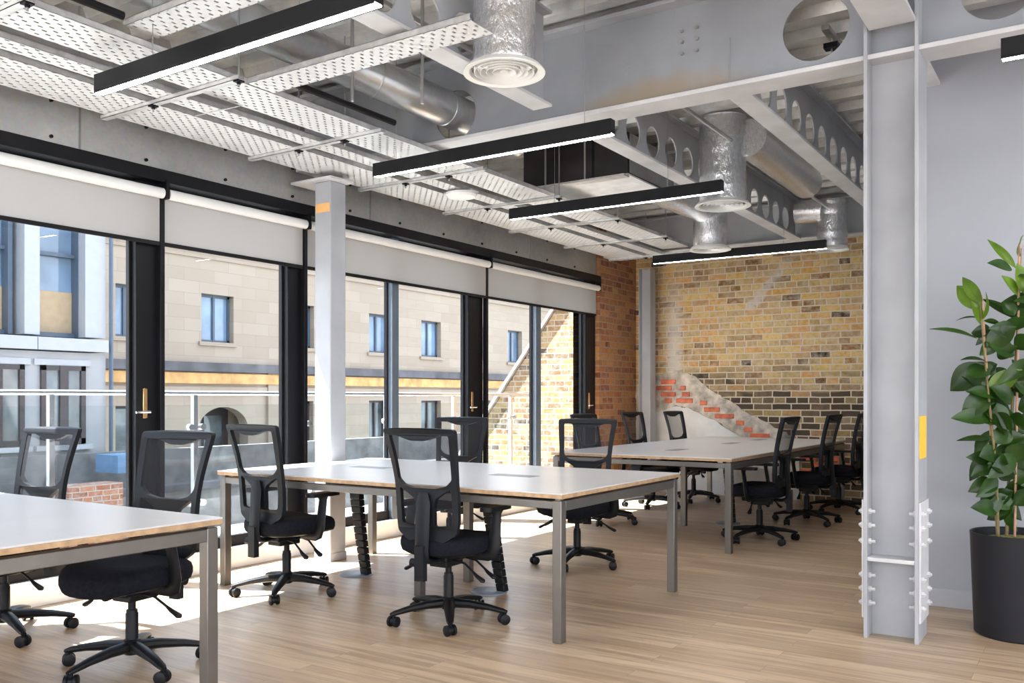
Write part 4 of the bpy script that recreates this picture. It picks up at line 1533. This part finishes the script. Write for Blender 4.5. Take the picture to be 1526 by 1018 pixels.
def modern():
    X = -14.0
    t = thing('white_building', 'white panelled building with tall blue glazed bays at the left edge', 'building', (X, 8.85, 0), math.radians(0))
    # local y runs negative towards the camera side
    # upper floor: tall fins with glass set back
    boxes('glazing_upper', [(-0.45, -0.40, -8.0, -0.3, 2.22, 6.0)], M['far_glass'], t, smooth=False)
    fins = [(-0.36, 0.0), (-1.36, -1.12), (-2.5, -2.26), (-3.64, -3.40), (-4.8, -4.55)]
    for a, b in fins:
        boxes('fin', [(-0.5, 0.0, a, b, 2.20, 6.0)], M['white_panel'], t, smooth=False)
    for a, b in fins[1:]:
        w = boxes('bay_frame', [(-0.42, -0.20, b, b + 0.06, 2.2, 6.0), (-0.42, -0.2, b + 0.55 + 0.20, b + 0.82, 2.2, 6.0), (-0.42, -0.30, b, b + 0.8, 3.52, 3.58), (-0.42, -0.3, b, b + 0.8, 2.2, 2.27)], M['slate_frame'], t, smooth=False)
    boxes('sand_blind', [(-0.399, -0.385, -8.0, -0.3, 2.25, 2.95)], M['band_sand'], t, smooth=False)
    # ledge of panels
    for k in range(6):
        boxes('ledge_panel', [(-0.6, 0.12, -0.02 - (k + 1) * 1.2 + 0.012, -0.02 - k * 1.2, 1.96, 2.16)], M['white_panel'], t, smooth=False)
    boxes('storey_wall', [(-0.6, 0.0, -8.0, 0.0, -8, 1.94)], M['white_render'], t, smooth=False)
    boxes('body', [(-5.0, -0.6, -8.0, 0.0, -8, 6.0)], M['white_render'], t, smooth=False)
    for a, b in ((-1.12, -0.38), (-2.2, -1.38), (-3.4, -2.6), (-4.6, -3.8)):
        m_ = (a + b) / 2
        w = boxes('casement', [(0.0, 0.05, a, a + 0.08, 0.45, 1.72), (0.0, 0.05, b - 0.08, b, 0.45, 1.72), (0, 0.05, a, b, 1.64, 1.72), (0, 0.05, a, b, 0.45, 0.54), (0, 0.06, m_ - 0.07, m_ + 0.07, 0.45, 1.72)], M['dark_joinery'], t, smooth=False)
        boxes('pane', [(0.002, 0.02, a + 0.05, b - 0.05, 0.5, 1.68)], M['far_glass_dark'], w, smooth=False)
        boxes('casement_surround', [(0.0, 0.03, a - 0.10, b + 0.10, 1.72, 1.82), (0.0, 0.10, a - 0.10, b + 0.10, 0.36, 0.44)], M['white_panel'], w, smooth=False)
    tube('downpipe', [(0.06, 0.06, -3.0), (0.06, 0.06, 6.0)], 0.035, M['slate_frame'], t, n=8)


modern()

# low terraces between the buildings
t = thing('roof_terrace', 'low white roof terrace with banded parapets seen through the balcony glass', 'terrace', (-11.0, 6.0, 0))
boxes('roof_slab', [(-3.0, 3.2, -6.0, 14.0, -1.6, -1.4)], M['terrace_grey'], t, smooth=False)
boxes('parapet', [(3.0, 3.2, -6.0, 14.0, -1.4, -0.7)], M['terrace_grey'], t, smooth=False)
boxes('parapet', [(-1.2, -1.0, -2.0, 14.0, -1.4, -0.25)], M['terrace_grey'], t, smooth=False)
boxes('parapet_cap', [(-1.25, -0.95, -2.0, 14.0, -0.25, -0.15)], M['band_dark'], t, smooth=False)
boxes('parapet', [(-2.9, -2.7, 0.0, 14.0, -1.4, 0.30)], M['terrace_grey'], t, smooth=False)
o = tag(boxes('awning', [(-13.4, -12.8, 8.3, 8.9, 0.02, 0.30)], M['blue_awning'], None, smooth=False), 'blue canvas awning outside beyond the balcony glass at left', 'awning')
o = tag(boxes('brick_chimney', [(-12.0, -11.6, 6.8, 7.6, -1.4, 0.0)], M['brick_red_out'], None, smooth=False), 'low red brick block outside beyond the leftmost chairs', 'wall')
struct(boxes('trim_15', [(-60, -5.5, -40, 80, -8.2, -8.0)], M['street'], smooth=False))
